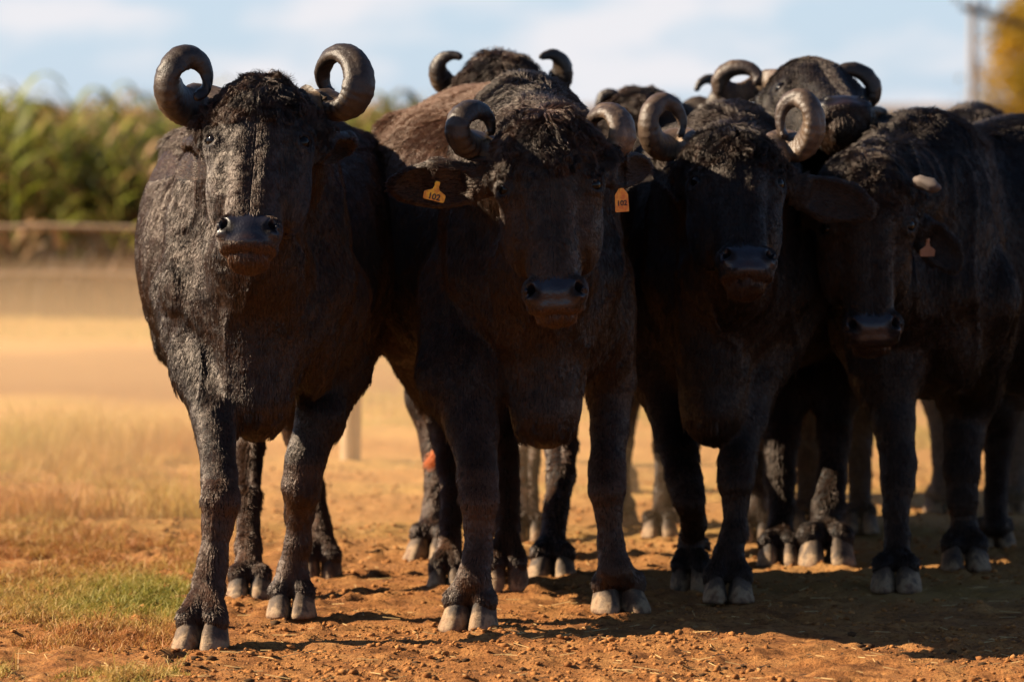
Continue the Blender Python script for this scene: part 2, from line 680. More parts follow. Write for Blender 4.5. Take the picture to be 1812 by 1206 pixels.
def eye_ball(c, r, parent):
    V, F = [], []
    n, m = 10, 14
    for i in range(1, n):
        th = math.pi * i / n
        for j in range(m):
            ph = 2 * math.pi * j / m
            V.append([c[0] + r * math.sin(th) * math.cos(ph), c[1] + r * math.sin(th) * math.sin(ph), c[2] + r * math.cos(th)])
    for i in range(n - 2):
        for j in range(m):
            a, b = i * m + j, i * m + (j + 1) % m
            F.append([a, a + m, b + m, b])
    V += [[c[0], c[1], c[2] + r], [c[0], c[1], c[2] - r]]
    for j in range(m):
        F.append([j, (j + 1) % m, len(V) - 2])
        F.append([(n - 2) * m + (j + 1) % m, (n - 2) * m + j, len(V) - 1])
    return mesh_obj("eye", V, F, EYE, parent)


def fur(parent, V, Q, S, spec, count, radius, mat, name="fur"):
    """hair grown from the body mesh"""
    rng = np.random.default_rng(spec.get("seed", 1))
    A, B, C_, Dd = V[Q[:, 0]], V[Q[:, 1]], V[Q[:, 2]], V[Q[:, 3]]
    nr = np.cross(C_ - A, Dd - B)
    area = np.linalg.norm(nr, axis=1) * 0.5
    Nn = nrm(nr)
    cen = (A + B + C_ + Dd) / 4
    O, M, hs = S["O"], S["M"], S["hs"]
    hc = ((cen - O) @ M.T) / hs
    w, u, v = hc[:, 0], hc[:, 1], hc[:, 2]
    head = (u > -0.06) & (u < 0.64) & (abs(w) < 0.17) & (v > -0.24)
    dens = np.ones(len(cen))
    dens[head] = 2.6
    frontness = np.clip(0.55 - 0.75 * Nn[:, 1], 0.12, 1.0)      # thinner coat on the rear faces
    dens *= frontness
    dens[(cen[:, 2] < 0.6)] *= 1.5
    dmz = np.sqrt((w / 0.082) ** 2 + ((u - 0.474) / 0.043) ** 2 + ((v + 0.02) / 0.065) ** 2)
    dens[head & (dmz < 1.0)] = 0.0
    if "eyes" in S:
        for e in S["eyes"]:
            dens[np.linalg.norm(cen - e, axis=1) < 0.028 * hs] = 0
    lowest = cen[:, 2] < 0.07
    dens[lowest] *= 0.5
    p = area * dens
    p /= p.sum()
    fi = rng.choice(len(Q), count, p=p)
    s, t = rng.random(count)[:, None], rng.random(count)[:, None]
    root = (A[fi] * (1 - s) + B[fi] * s) * (1 - t) + (Dd[fi] * (1 - s) + C_[fi] * s) * t
    n = Nn[fi]
    hcr = ((root - O) @ M.T) / hs
    w, u, v = hcr[:, 0], hcr[:, 1], hcr[:, 2]
    headr = head[fi]
    z = root[:, 2]
    back = rotz(np.array([0, 1.0, 0]), -spec["yaw"])
    flow = np.zeros((count, 3)) + back * 0.45 + np.array([0, 0, -0.85])
    length = np.full(count, 0.020)
    lift = np.full(count, 0.24)
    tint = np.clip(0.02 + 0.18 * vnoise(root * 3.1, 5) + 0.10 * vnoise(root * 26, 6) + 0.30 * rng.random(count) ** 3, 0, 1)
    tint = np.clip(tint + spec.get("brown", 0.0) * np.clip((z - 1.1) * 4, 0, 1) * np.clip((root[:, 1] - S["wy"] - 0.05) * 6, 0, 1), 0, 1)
    # legs
    leg = (z < 0.62) & ~headr
    flow[leg] = np.array([0, 0.15, -1.0])
    length[leg] = 0.009
    lift[leg] = 0.15
    kn = leg & (n[:, 1] < 0.2) & (z > 0.10) & (z < 0.42)
    length[kn] = np.where(vnoise(root[kn] * 11, 19) > 0.05, 0.020, 0.010)
    lift[kn] = 0.28
    tint[leg] = np.clip(tint[leg] + 0.13 * np.clip((0.5 - z[leg]) * 3, 0, 1), 0, 1)
    tint[kn] = np.clip(tint[kn] + 0.22 * (n[kn, 1] < -0.3), 0, 1)
    fet = leg & (z < 0.17)
    length[fet] = 0.014
    lift[fet] = 0.12
    # belly fringe and elbows
    bel = (~headr) & (z > 0.5) & (z < 1.0) & (n[:, 2] < -0.25)
    length[bel] = 0.036
    flow[bel] = back * 0.3 + np.array([0, 0, -1.0])
    # crest and withers
    cr = (~headr) & (z > 1.28) & (n[:, 2] > 0.2)
    length[cr] = 0.030
    lift[cr] = 0.75
    # chest
    ch = (~headr) & (n[:, 1] < -0.3) & (z > 0.62)
    length[ch] = 0.020
    flow[ch] = np.array([0, 0.0, -1.0])
    # head
    U, Wv, Vn = M[1], M[0], M[2]
    fa = headr
    flow[fa] = U * 0.9 + Wv * (np.sign(w[fa]) * 0.25)[:, None]
    length[fa] = 0.011 * spec.get("face_len", 1.0)
    lift[fa] = 0.22
    crown = headr & (u < 0.15)
    wild = np.clip((0.17 - u) / 0.10, 0, 1)
    length[crown] = (0.016 + 0.022 * np.clip((0.16 - u[crown]) / 0.08, 0, 1)) * spec.get("crown_len", 1.0) * (1 + 0.35 * vnoise(root[crown] * 24, 10))
    lift[crown] = 0.40
    tint[crown] = np.clip(tint[crown] + 0.22 * (vnoise(root[crown] * 16, 9) > 0.1), 0, 1)
    chin = headr & (((u > 0.44) & (v < -0.09)) | (u > 0.515))
    length[chin] = 0.016
    flow[chin] = np.array([0, 0.1, -1.0])
    tint[chin] = np.clip(0.15 + 0.55 * rng.random(chin.sum()), 0, 1)
    lipz = headr & (u > 0.42) & (u <= 0.53) & (v > -0.11)
    length[lipz] = 0.006
    brow = headr & (u > 0.19) & (u < 0.47) & (abs(w) < 0.035)
    length[brow] = 0.013
    # ears
    for e0, e1 in S["ears"]:
        ee = nrm(e1 - e0)
        dd = root - e0
        tt = dd @ ee
        near = (np.linalg.norm(dd - tt[:, None] * ee, axis=1) < 0.085) & (tt > 0.05) & (abs(w) > 0.13)
        flow[near] = ee
        length[near] = 0.016
        lift[near] = 0.15
    # noise on the flow
    flow = nrm(flow)
    sleek = np.where(headr & (u > 0.16), 0.25, 0.50)[:, None]
    flow = flow + sleek * (0.35 * vnoise3(root * 9, 31) + 0.22 * vnoise3(root * 34, 41))
    cw = crown
    flow[cw] += (1.3 * vnoise3(root[cw] * 22, 51)) * wild[cw][:, None]
    flow = flow - n * np.sum(flow * n, 1)[:, None]
    flow = nrm(flow)
    length = length * (0.6 + 0.7 * rng.random(count)) * (1 + 0.12 * vnoise(root * 14, 77))
    # clumps
    cs = 0.012
    cell = np.floor(root / cs)
    jit = np.stack([_hash(cell[:, 0], cell[:, 1], cell[:, 2], k) for k in (3, 5, 8)], 1)
    cc = (cell + jit) * cs
    tov = cc - root
    tov = tov - n * np.sum(tov * n, 1)[:, None]
    npt = 5
    pts = np.empty((count, npt, 3))
    for i in range(npt):
        q = i / (npt - 1)
        pts[:, i] = root + flow * (length * q)[:, None] + n * (length * lift * (q - 0.55 * q * q))[:, None] + tov * (0.26 * q ** 1.3)
        wv = vnoise3(root * 60 + q * 3.1, 91) * (length * 0.16 * q)[:, None]
        wv[cw] *= 2.2
        pts[:, i] += wv
    pts[:, :, 2] = np.maximum(pts[:, :, 2], 0.004)
    hcu = bpy.data.hair_curves.new(name)
    hcu.add_curves([npt] * count)
    hcu.points.foreach_set("position", pts.astype(np.float32).ravel())
    ra = hcu.attributes.get("radius") or hcu.attributes.new("radius", 'FLOAT', 'POINT')
    prof = np.array([1.0, 0.95, 0.8, 0.55, 0.15]) * radius
    ra.data.foreach_set("value", np.tile(prof, count).astype(np.float32))
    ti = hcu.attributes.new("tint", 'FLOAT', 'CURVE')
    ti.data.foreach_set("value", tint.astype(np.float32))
    hcu.materials.append(mat)
    o = bpy.data.objects.new(name, hcu)
    link(o, parent)
    return o


def buffalo(spec):
    bs = spec.get("size", 1.0)
    hs = spec.get("head_size", 1.0)
    Wp = P(*spec["withers"])
    wy = Wp[1]
    top = Wp[2]
    yaw = spec["yaw"]
    root = empty("water_buffalo", (Wp[0], wy, 0))
    tag(root, spec["label"], "buffalo", "water buffalo herd walking towards the viewer")
    ax = rotz(np.array([0, 1.0, 0]), -yaw)      # backwards
    lt = rotz(np.array([1.0, 0, 0]), -yaw)      # image right

    def B(s, t, z):
        return np.array([Wp[0], wy, 0]) + lt * s * bs + ax * t * bs + np.array([0, 0, z * top / 1.38])
    BM = np.stack([lt, ax, [0, 0, 1.0]])
    M = head_frame(*spec["head_rot"])
    O = P(*spec["poll"])                        # top centre of the forehead

    def Hd(w, u, v):
        return O + (M[0] * w + M[1] * u + M[2] * v) * hs
    hf, hcs = spec["res"]
    wd = spec.get("wide", 1.0)
    ears = [(Hd(*e["base"]), P(*e["tip"])) for e in spec.get("ears", [])]
    pts = [B(s * 0.45 * wd, t, 0) for s in (-1, 1) for t in (-0.6, 1.75)]
    for lg in spec["front"] + spec["hind"]:
        pts += [P(j[0], j[1], j[2]) for j in lg["j"]]
    pts += [Hd(a, b, c) for a in (-0.17, 0.17) for b in (-0.05, 0.62) for c in (-0.3, 0.05)]
    pts += [e[1] for e in ears]
    pts = np.array(pts)
    lo, hi = pts.min(0) - 0.10, pts.max(0) + 0.10
    hp = np.array([Hd(a, b, c) for a in (-0.16, 0.16) for b in (-0.03, 0.6) for c in (-0.24, 0.03)] + [e[1] for e in ears])
    hl, hh = hp.min(0) - 0.02, hp.max(0) + 0.02
    F = Field(axis(lo[0], hi[0], hl[0], hh[0], hf, hcs),
              axis(lo[1], hi[1], hl[1], hh[1], hf, hcs),
              axis(0.03, max(top, O[2]) + 0.12, hl[2], hh[2], hf, hcs))
    r3 = lambda a, b, c: (a * bs, b * bs, c * bs)
    # --- trunk
    F.ell(B(0, 0.06, 0.97), r3(0.225 * wd, 0.44, 0.40), BM, 0.05)
    F.ell(B(0, 0.72, 0.95), r3(0.372 * wd, 0.60, 0.40), BM, 0.07)
    F.ell(B(0, 0.90, 1.12), r3(0.335 * wd, 0.55, 0.25), BM, 0.08)
    F.ell(B(0, 1.25, 1.02), r3(0.285 * wd, 0.38, 0.33), BM, 0.12)
    for s in (-1, 1):
        F.ell(B(s * 0.150 * wd, -0.04, 0.93), r3(0.095, 0.19, 0.33), BM, 0.05)
        F.rc(B(s * 0.13, 0.0, 1.2), B(s * 0.165, -0.16, 0.90), 0.06, 0.085, 0.05)
        F.ell(B(s * 0.19, 1.22, 0.93), r3(0.13, 0.25, 0.27), BM, 0.08)
        F.rc(B(s * 0.25 * wd, 1.02, 1.235), B(s * 0.12, 1.4, 1.22), 0.06, 0.05, 0.06)
    F.rc(B(0, 0.0, 1.30), B(0, 1.35, 1.27), 0.085, 0.07, 0.09)
    F.ell(B(0, -0.02, 1.24), r3(0.13, 0.26, 0.15), BM, 0.09)
    # --- brisket
    if "brisket" in spec:
        bx, by, bD, brx, brz = spec["brisket"]
        bp = P(bx, by, bD)
        bp2 = bp + np.array([0, 0, brz])
        F.ell(bp2, (brx, 0.16, brz), np.eye(3), 0.07)
        F.ell(bp2 + np.array([0, -0.02, 0.16]), (brx * 1.35, 0.15, 0.22), np.eye(3), 0.08)
    # --- neck
    nb_hi, nb_lo = B(0, -0.08, 1.16), B(0, -0.22, 0.86)
    h_hi, h_lo = Hd(0, 0.08, -0.17), Hd(0, 0.24, -0.22)
    mid_hi, mid_lo = (nb_hi + h_hi) / 2, (nb_lo + h_lo) / 2 + np.array([0, 0, -0.04])
    F.rc(nb_hi, mid_hi, 0.17 * bs, 0.14 * bs, 0.10)
    F.rc(mid_hi, h_hi, 0.14 * bs, 0.115 * hs, 0.08)
    F.rc(nb_lo, mid_lo, 0.165 * bs, 0.115 * bs, 0.08)
    F.rc(mid_lo, h_lo, 0.115 * bs, 0.085 * hs, 0.05)
    # --- legs
    hoofs = []
    for kind, legs in (("f", spec["front"]), ("h", spec["hind"])):
        for lg in legs:
            js = [P(j[0], j[1], j[2]) for j in lg["j"]]
            rs = [j[3] * (1.0 if j[3] > 0.07 else (0.97 if q_ < 4 else 0.90)) for q_, j in enumerate(lg["j"])]
            sd = lg["side"]
            if kind == "f":
                js = [B(sd * 0.17, 0.02, 0.86)] + js
                rs = [0.13 * bs] + rs
            elif not lg.get("free"):
                js = [B(sd * 0.17, 1.15, 0.95), B(sd * 0.21, 0.98, 0.74)] + js
                rs = [0.17 * bs, 0.12 * bs] + rs
            for a, b, ra, rb in zip(js[:-1], js[1:], rs[:-1], rs[1:]):
                F.rc(a, b, ra, rb, 0.022 if ra < 0.08 else 0.05)
            # knee cap, fetlock knuckles and dewclaws
            if kind == "f":
                k = js[-3] if len(js) > 4 else js[-2]
            hp_, hy, hz, hpt = lg["hoof"][0], lg["hoof"][1], lg["hoof"][2], lg["hoof"][3]
            hD = lg["hoof"][4] if len(lg["hoof"]) > 4 else None
            hc_ = G(hp_, hy) if hD is None else P(hp_, hy, hD)
            hc_ = hc_ + rotz(np.array([0, 0.05, 0]), hz)
            if hD is None:
                hc_[2] = -0.007
            fwd = rotz(np.array([0, -1.0, 0]), hz)
            side = rotz(np.array([1.0, 0, 0]), hz)
            upv = np.array([0, 0, 1.0])
            pp = R(hpt)
            up2 = upv * math.cos(pp) + fwd * math.sin(pp)
            hsz = lg.get("hsz", 1.0)
            for q in (-1, 1):
                ctop = hc_ + side * q * 0.033 * hsz + up2 * 0.066 * hsz - fwd * 0.016
                F.rc(js[-1], ctop, rs[-1] * 0.78, 0.030 * hsz, 0.014)
                F.rc(ctop, ctop - up2 * 0.012, 0.031 * hsz, 0.030 * hsz, 0.008)
                F.rc(js[-1] - fwd * 0.04 + side * q * 0.02, js[-1] - fwd * 0.055 + side * q * 0.022 - up2 * 0.02, 0.016, 0.012, 0.01)
                hoofs.append((q, hz, hpt, hc_, hsz, lg.get("splay", 5)))
    # --- head
    HM = M
    e3 = lambda a, b, c: (a * hs, b * hs, c * hs)
    F.ell(Hd(0, 0.11, -0.115), e3(0.128, 0.125, 0.115), HM, 0.05)
    F.ell(Hd(0, 0.15, -0.075), e3(0.108, 0.13, 0.068), HM, 0.03)
    F.rc(Hd(0, 0.19, -0.110), Hd(0, 0.44, -0.088), 0.090 * hs, 0.052 * hs, 0.03)
    for s in (-1, 1):
        F.rc(Hd(s * 0.028, 0.16, -0.048), Hd(s * 0.021, 0.445, -0.050), 0.046 * hs, 0.033 * hs, 0.016)
        F.ell(Hd(s * 0.098, 0.185, -0.092), e3(0.046, 0.050, 0.046), HM, 0.03)
        F.rc(Hd(s * 0.080, 0.158, -0.050), Hd(s * 0.118, 0.150, -0.088), 0.019 * hs, 0.018 * hs, 0.018)   # brow ridge
        F.rc(Hd(s * 0.094, 0.225, -0.092), Hd(s * 0.062, 0.33, -0.092), 0.026 * hs, 0.018 * hs, 0.022)  # cheek bone
        F.ell(Hd(s * 0.080, 0.265, -0.165), e3(0.056, 0.145, 0.095), HM, 0.04)                              # masseter
        F.rc(Hd(s * 0.10, 0.10, -0.13), Hd(s * 0.135, 0.11, -0.14), 0.055 * hs, 0.042 * hs, 0.03)        # horn boss
    F.rc(Hd(0, 0.28, -0.19), Hd(0, 0.49, -0.120), 0.080 * hs, 0.050 * hs, 0.03)
    F.rc(Hd(0, 0.36, -0.10), Hd(0, 0.455, -0.090), 0.058 * hs, 0.064 * hs, 0.03)
    F.ell(Hd(0, 0.474, -0.058), e3(0.068, 0.042, 0.055), HM, 0.02)
    for s in (-1, 1):
        F.ell(Hd(s * 0.056, 0.468, -0.045), e3(0.032, 0.040, 0.040), HM, 0.014)
    F.ell(Hd(0, 0.508, -0.066), e3(0.078, 0.028, 0.056), HM, 0.014)
    F.ell(Hd(0, 0.530, -0.092), e3(0.055, 0.026, 0.050), HM, 0.006)
    # nostrils: slanted commas that open outwards
    for s in (-1, 1):
        F.rc(Hd(s * 0.069, 0.449, -0.008), Hd(s * 0.050, 0.481, -0.001), 0.0095 * hs, 0.0115 * hs, 0.0035, cut=True)
        F.rc(Hd(s * 0.066, 0.456, -0.014), Hd(s * 0.052, 0.476, -0.040), 0.0105 * hs, 0.011 * hs, 0.004, cut=True)
        F.rc(Hd(s * 0.060, 0.474, -0.006), Hd(s * 0.079, 0.480, -0.026), 0.0075 * hs, 0.005 * hs, 0.004, cut=True)
    # mouth line
    for s in (-1, 1):
        F.rc(Hd(0, 0.528, -0.036), Hd(s * 0.066, 0.522, -0.072), 0.0035 * hs, 0.003 * hs, 0.004, cut=True)
    # eyes: socket, lids
    eyes = []
    for s in (-1, 1):
        dirn = nrm(M[0] * s * 0.78 + M[2] * 0.60 + M[1] * 0.03)
        ec = Hd(s * 0.107, 0.187, -0.074)
        eyes.append(ec + dirn * 0.0075 * hs)
        F.ell(ec + dirn * 0.022 * hs, e3(0.024, 0.019, 0.024), HM, 0.008, cut=True)
        t1 = nrm(np.cross(M[1], dirn)) * s
        t2 = nrm(np.cross(dirn, t1))
        if t2 @ M[1] > 0: t2 = -t2
        prev = None
        for a in range(0, 181, 30):
            for sg, th in ((1, 0.0085), (-1, 0.0065)):
                pass
        for sg, th, hh_ in ((1, 0.0100, 0.0165), (-1, 0.0075, 0.018)):
            prev = None
            for a in range(0, 181, 30):
                q = ec + dirn * (0.017 - 0.006 * abs(math.cos(R(a)))) * hs + t1 * (0.029 * math.cos(R(a))) * hs + t2 * sg * (hh_ * math.sin(R(a))) * hs
                if prev is not None:
                    F.rc(prev, q, th * hs, th * hs, 0.006)
                prev = q
    # ears
    for e, (e0, e1) in zip(spec.get("ears", []), ears):
        ev = e1 - e0
        L = np.linalg.norm(ev)
        ed = ev / L
        fd = np.array(e.get("face", (0, -1, -0.15)), float)
        fd = nrm(fd - ed * (fd @ ed))
        gd = np.cross(fd, ed)
        EM = np.stack([ed, gd, fd])
        c = e0 + ed * L * 0.56
        wid = e.get("w", 0.062)
        th = e.get("th", 0.030)
        m = L * 0.5 + 0.08
        sl, X, Y, Z = F.block(c - m, c + m)
        d1 = F.ell_d(c, (L * 0.46, wid, th), EM, X, Y, Z)
        d2 = F.ell_d(c + fd * th * 0.95 + ed * 0.0, (L * 0.40, wid * 0.86, th * 1.0), EM, X, Y, Z)
        F.union(sl, np.maximum(d1, -d2), 0.012)
        F.rc(e0, e0 + ed * L * 0.25, 0.036 * hs, 0.028 * hs, 0.03)
    V, Q = F.mesh()
    hcv = ((V - O) @ M.T) / hs
    dm = np.sqrt((hcv[:, 0] / 0.080) ** 2 + ((hcv[:, 1] - 0.475) / 0.045) ** 2 + ((hcv[:, 2] + 0.03) / 0.06) ** 2)
    muz = np.clip((1.12 - dm) * 6, 0, 1)
    for s_ in (-1, 1):      # the nostrils themselves are dark skin
        dn = np.linalg.norm(hcv - np.array([s_ * 0.052, 0.474, -0.02]), axis=1)
        muz = muz * np.clip((dn - 0.016) * 120, 0.0, 1)
    chin = np.clip(1 - abs(hcv[:, 1] - 0.535) / 0.045, 0, 1) * (abs(hcv[:, 0]) < 0.08) * (hcv[:, 2] > -0.16)
    chin = np.maximum(chin, 0.8 * np.clip(1 - np.sqrt((hcv[:, 0] / 0.03) ** 2 + ((hcv[:, 1] - 0.505) / 0.022) ** 2), 0, 1) * (hcv[:, 2] > -0.06))
    lid = np.zeros(len(V))
    for ep in eyes:
        lid = np.maximum(lid, np.clip(1.6 - np.linalg.norm(V - ep, axis=1) / (0.026 * hs), 0, 1))
    # relief: muscles, loose folds on the neck and chest, fine creases
    vn = np.zeros_like(V)
    fn = np.cross(V[Q[:, 2]] - V[Q[:, 0]], V[Q[:, 3]] - V[Q[:, 1]])
    for c_ in range(4):
        np.add.at(vn, Q[:, c_], fn)
    vn = nrm(vn)
    inh = (hcv[:, 1] > -0.08) & (hcv[:, 1] < 0.66) & (abs(hcv[:, 0]) < 0.2) & (hcv[:, 2] > -0.26)
    bodyw = np.where(inh, 0.0, 1.0)
    legw = np.clip((V[:, 2] - 0.35) / 0.3, 0.15, 1)
    d = 0.007 * vnoise(V * 6.5, 201) + 0.0018 * vnoise(V * 17, 202)
    fold = 1 - np.abs(vnoise(V * np.array([15, 7, 3.2]), 203))
    frontw = np.clip((S_wy(Wp) + 0.1 - V[:, 1]) * 4, 0, 1) * np.clip((V[:, 2] - 0.45) * 5, 0, 1)
    d = d + 0.011 * frontw * (fold ** 4 - 0.3)
    d = d * bodyw * legw + (1 - bodyw) * 0.0006 * vnoise(V * 70, 204)
    d = d + np.where(V[:, 2] < 0.5, 0.0010 * vnoise(V * 28, 205), 0)
    V = V + vn * d[:, None]
    mat_hide = HIDE
    body = mesh_obj("body", V, Q, mat_hide, root, colors={"muzzle": muz, "chin": chin * 0.9, "lid": lid})
    for ep in eyes:
        eye_ball(ep, 0.0225 * hs, root)
    for h in hoofs:
        claw(h[0], h[1], h[2], h[3], h[4], root, h[5])
    for hn in spec.get("horns", []):
        hn = dict(hn)
        at = Hd(*hn.pop("at"))
        ring_horn(attach=at, parent=root, **hn)
    S = {"O": O, "M": M, "hs": hs, "wy": wy, "ears": ears, "eyes": eyes}
    if spec.get("hairs"):
        fur(root, V, Q, S, spec, spec["hairs"], spec.get("hair_r", 0.0009), spec.get("hair_mat", HAIR))
    print("buffalo", spec["label"][:30], len(V), F.F.shape)
    return root, Hd, B


def ear_tag(parent, top, size, mat, number, yaw=0, roll=0, outline="flag"):
    """yellow plastic ear tag hanging at `top`, facing the viewer"""
    if outline == "flag":
        o2 = [(-0.006, 0.0), (0.006, 0.0), (0.008, -0.006), (0.0065, -0.014), (0.010, -0.024), (0.030, -0.034), (0.032, -0.038), (0.031, -0.054), (0.028, -0.057),
              (-0.028, -0.057), (-0.031, -0.054), (-0.032, -0.038), (-0.030, -0.034), (-0.010, -0.024), (-0.0065, -0.014), (-0.008, -0.006)]
    else:
        o2 = [(-0.006, 0.0), (0.006, 0.0), (0.016, -0.014), (0.018, -0.018), (0.019, -0.060), (0.018, -0.063), (-0.018, -0.063), (-0.019, -0.060), (-0.018, -0.018), (-0.016, -0.014)]
    n = len(o2)
    V = [(x * size, -0.0015, z * size) for x, z in o2] + [(x * size, 0.0015, z * size) for x, z in o2]
    F = [list(range(n)), list(range(2 * n - 1, n - 1, -1))] + [[i, i + n, (i + 1) % n + n, (i + 1) % n] for i in range(n)]
    # stud
    m = 10
    b = len(V)
    for y in (-0.004, -0.0016):
        for i in range(m):
            a = 2 * math.pi * i / m
            V.append((0.006 * size * math.cos(a), y, -0.005 * size + 0.006 * size * math.sin(a)))
    F.append([b + i for i in range(m)])
    for i in range(m):
        F.append([b + i, b + m + i, b + m + (i + 1) % m, b + (i + 1) % m])
    o = mesh_obj("ear_tag", V, F, mat, parent, smooth=False)
    loc = Vector(top) - parent.location
    o.location = loc
    o.rotation_euler = (R(4), R(roll), R(yaw))
    bev = o.modifiers.new("bevel", 'BEVEL'); bev.width = 0.0006; bev.segments = 2
    if number is None:
        return o
    cu = bpy.data.curves.new("tag_number", 'FONT')
    cu.body = number
    cu.size = (0.024 if outline == "flag" else 0.019) * size
    cu.extrude = 0.0003
    cu.offset = 0.0006
    cu.align_x = 'CENTER'
    cu.align_y = 'CENTER'
    tmp = bpy.data.objects.new("tmp_text", cu)
    COL.objects.link(tmp)
    bpy.context.view_layer.update()
    me = bpy.data.meshes.new_from_object(tmp.evaluated_get(bpy.context.evaluated_depsgraph_get()))
    bpy.data.objects.remove(tmp)
    me.materials.clear(); me.materials.append(INK)
    t = bpy.data.objects.new("tag_number", me)
    COL.objects.link(t)
    t.parent = o
    t.location = (0, -0.0022, -0.046 * size if outline == "flag" else -0.040 * size)
    t.rotation_euler = (R(90), 0, 0)
    return o


def build_herd():
    # joints are (frame x, frame y, distance, radius)
    # ---------------- leftmost
    b1 = dict(label="leftmost buffalo, nearest the camera, tightly coiled horns and head held high", seed=11,
              withers=(458, 186, 14.75), yaw=-1, size=1.0, wide=1.0, res=(0.0065, 0.014),
              poll=(462, 118, 14.12), head_rot=(31, -3, 1.5), head_size=1.0,
              brisket=(455, 772, 14.5, 0.085, 0.10),
              ears=[dict(base=(0.125, 0.15, -0.16), tip=(622, 262, 14.5), w=0.05, face=(0.6, 1, -0.2)),
                    dict(base=(-0.125, 0.15, -0.16), tip=(340, 262, 14.55), w=0.045, face=(-0.3, 1, -0.2))],
              front=[dict(side=-1, j=[(372, 650, 14.55, 0.088), (380, 740, 14.4, 0.060), (388, 838, 14.25, 0.046), (391, 885, 14.18, 0.049), (385, 925, 14.18, 0.042), (378, 985, 14.16, 0.036), (368, 1035, 14.12, 0.046)],
                          hoof=(346, 1142, -14, 6), splay=9, hsz=1.08),
                     dict(side=1, j=[(585, 640, 14.95, 0.105), (568, 735, 14.85, 0.068), (540, 815, 14.82, 0.053), (534, 860, 14.82, 0.053), (530, 905, 14.85, 0.040), (527, 960, 14.86, 0.036), (518, 1005, 14.87, 0.047)],
                          hoof=(512, 1089, -3, 0), splay=2, hsz=1.02)],
              hind=[dict(side=-1, j=[(425, 700, 16.0, 0.075), (440, 790, 15.95, 0.045), (440, 880, 15.65, 0.033), (440, 965, 15.5, 0.036), (440, 1005, 15.44, 0.044)],
                         hoof=(440, 1056, 0, 0)),
                    dict(side=1, j=[(515, 680, 16.25, 0.075), (528, 765, 16.3, 0.045), (552, 860, 16.25, 0.034), (566, 940, 16.15, 0.040)],
                         hoof=(566, 1016, 0, 35, 16.05))],
              horns=[dict(side=-1, cx=333, cy=149, rx=57, ry=66, a0=-62, a1=-415, D0=14.26, D1=14.10, h0=23, h1=5, at=(-0.09, 0.13, -0.12), shrink=0.5, tilt=0.5, wide=1.5),
                     dict(side=1, cx=601, cy=145, rx=57, ry=67, a0=-118, a1=228, D0=14.26, D1=14.36, h0=21, h1=6, at=(0.09, 0.13, -0.12), shrink=0.55, tilt=-0.5, wide=1.5)],
              hairs=420000, hair_r=0.00085, crown_len=1.0)
    buffalo(b1)
    # ---------------- second, with two ear tags
    b2 = dict(label="buffalo with yellow ear tags in both broad ears, second from the left", seed=12, brown=0.75,
              withers=(935, 152, 14.95), yaw=-8, size=1.0, wide=0.98, res=(0.0065, 0.014),
              poll=(966, 200, 14.25), head_rot=(9, -1, -3), head_size=1.0,
              brisket=(965, 787, 14.8, 0.078, 0.085),
              ears=[dict(base=(-0.115, 0.155, -0.13), tip=(692, 328, 14.5), w=0.068, face=(0.1, -1, -0.35), th=0.032),
                    dict(base=(0.115, 0.15, -0.13), tip=(1150, 296, 14.55), w=0.05, face=(0.5, -1, -0.3))],
              front=[dict(side=-1, j=[(815, 660, 14.8, 0.105), (836, 760, 14.7, 0.070), (846, 845, 14.6, 0.052), (848, 885, 14.56, 0.050), (848, 925, 14.56, 0.040), (846, 980, 14.54, 0.038), (838, 1020, 14.52, 0.050)],
                          hoof=(822, 1108, -16, 8), splay=8, hsz=1.15),
                     dict(side=1, j=[(1078, 670, 15.1, 0.075), (1079, 760, 15.07, 0.053), (1074, 830, 15.03, 0.050), (1074, 865, 15.0, 0.050), (1077, 905, 15.0, 0.038), (1080, 960, 15.0, 0.037), (1088, 1005, 14.98, 0.052)],
                          hoof=(1104, 1078, 12, 4), splay=16, hsz=1.18)],
              hind=[dict(side=-1, j=[(775, 700, 16.25, 0.07), (790, 780, 16.2, 0.042), (800, 880, 16.0, 0.030), (796, 960, 15.85, 0.033)],
                         hoof=(790, 1036, 0, 0), hsz=0.85),
                    dict(side=1, j=[(885, 690, 16.1, 0.06), (893, 760, 16.05, 0.042), (898, 860, 15.85, 0.031), (898, 930, 15.7, 0.034)],
                         hoof=(896, 1024, 0, 42, 15.55), hsz=0.95)],
              horns=[dict(side=-1, cx=838, cy=228, rx=48, ry=50, a0=-95, a1=-375, D0=14.42, D1=14.38, h0=21, h1=7, at=(-0.09, 0.11, -0.12), shrink=0.25, tilt=0.4, wide=1.5),
                     dict(side=1, cx=1072, cy=236, rx=49, ry=54, a0=-85, a1=190, D0=14.46, D1=14.50, h0=21, h1=7, mat=HORN_TAN, at=(0.09, 0.11, -0.12), shrink=0.3, tilt=-0.4, wide=1.5)],
              hairs=420000, hair_r=0.00085, crown_len=1.15)
    r2, H2, B2 = buffalo(b2)
    ear_tag(r2, P(775, 321, 14.28), 0.92, TAG, "102", yaw=0, roll=14)
    ear_tag(r2, P(1099, 333, 14.30), 1.0, TAG_OLD, "102", yaw=14, roll=-4, outline="panel")
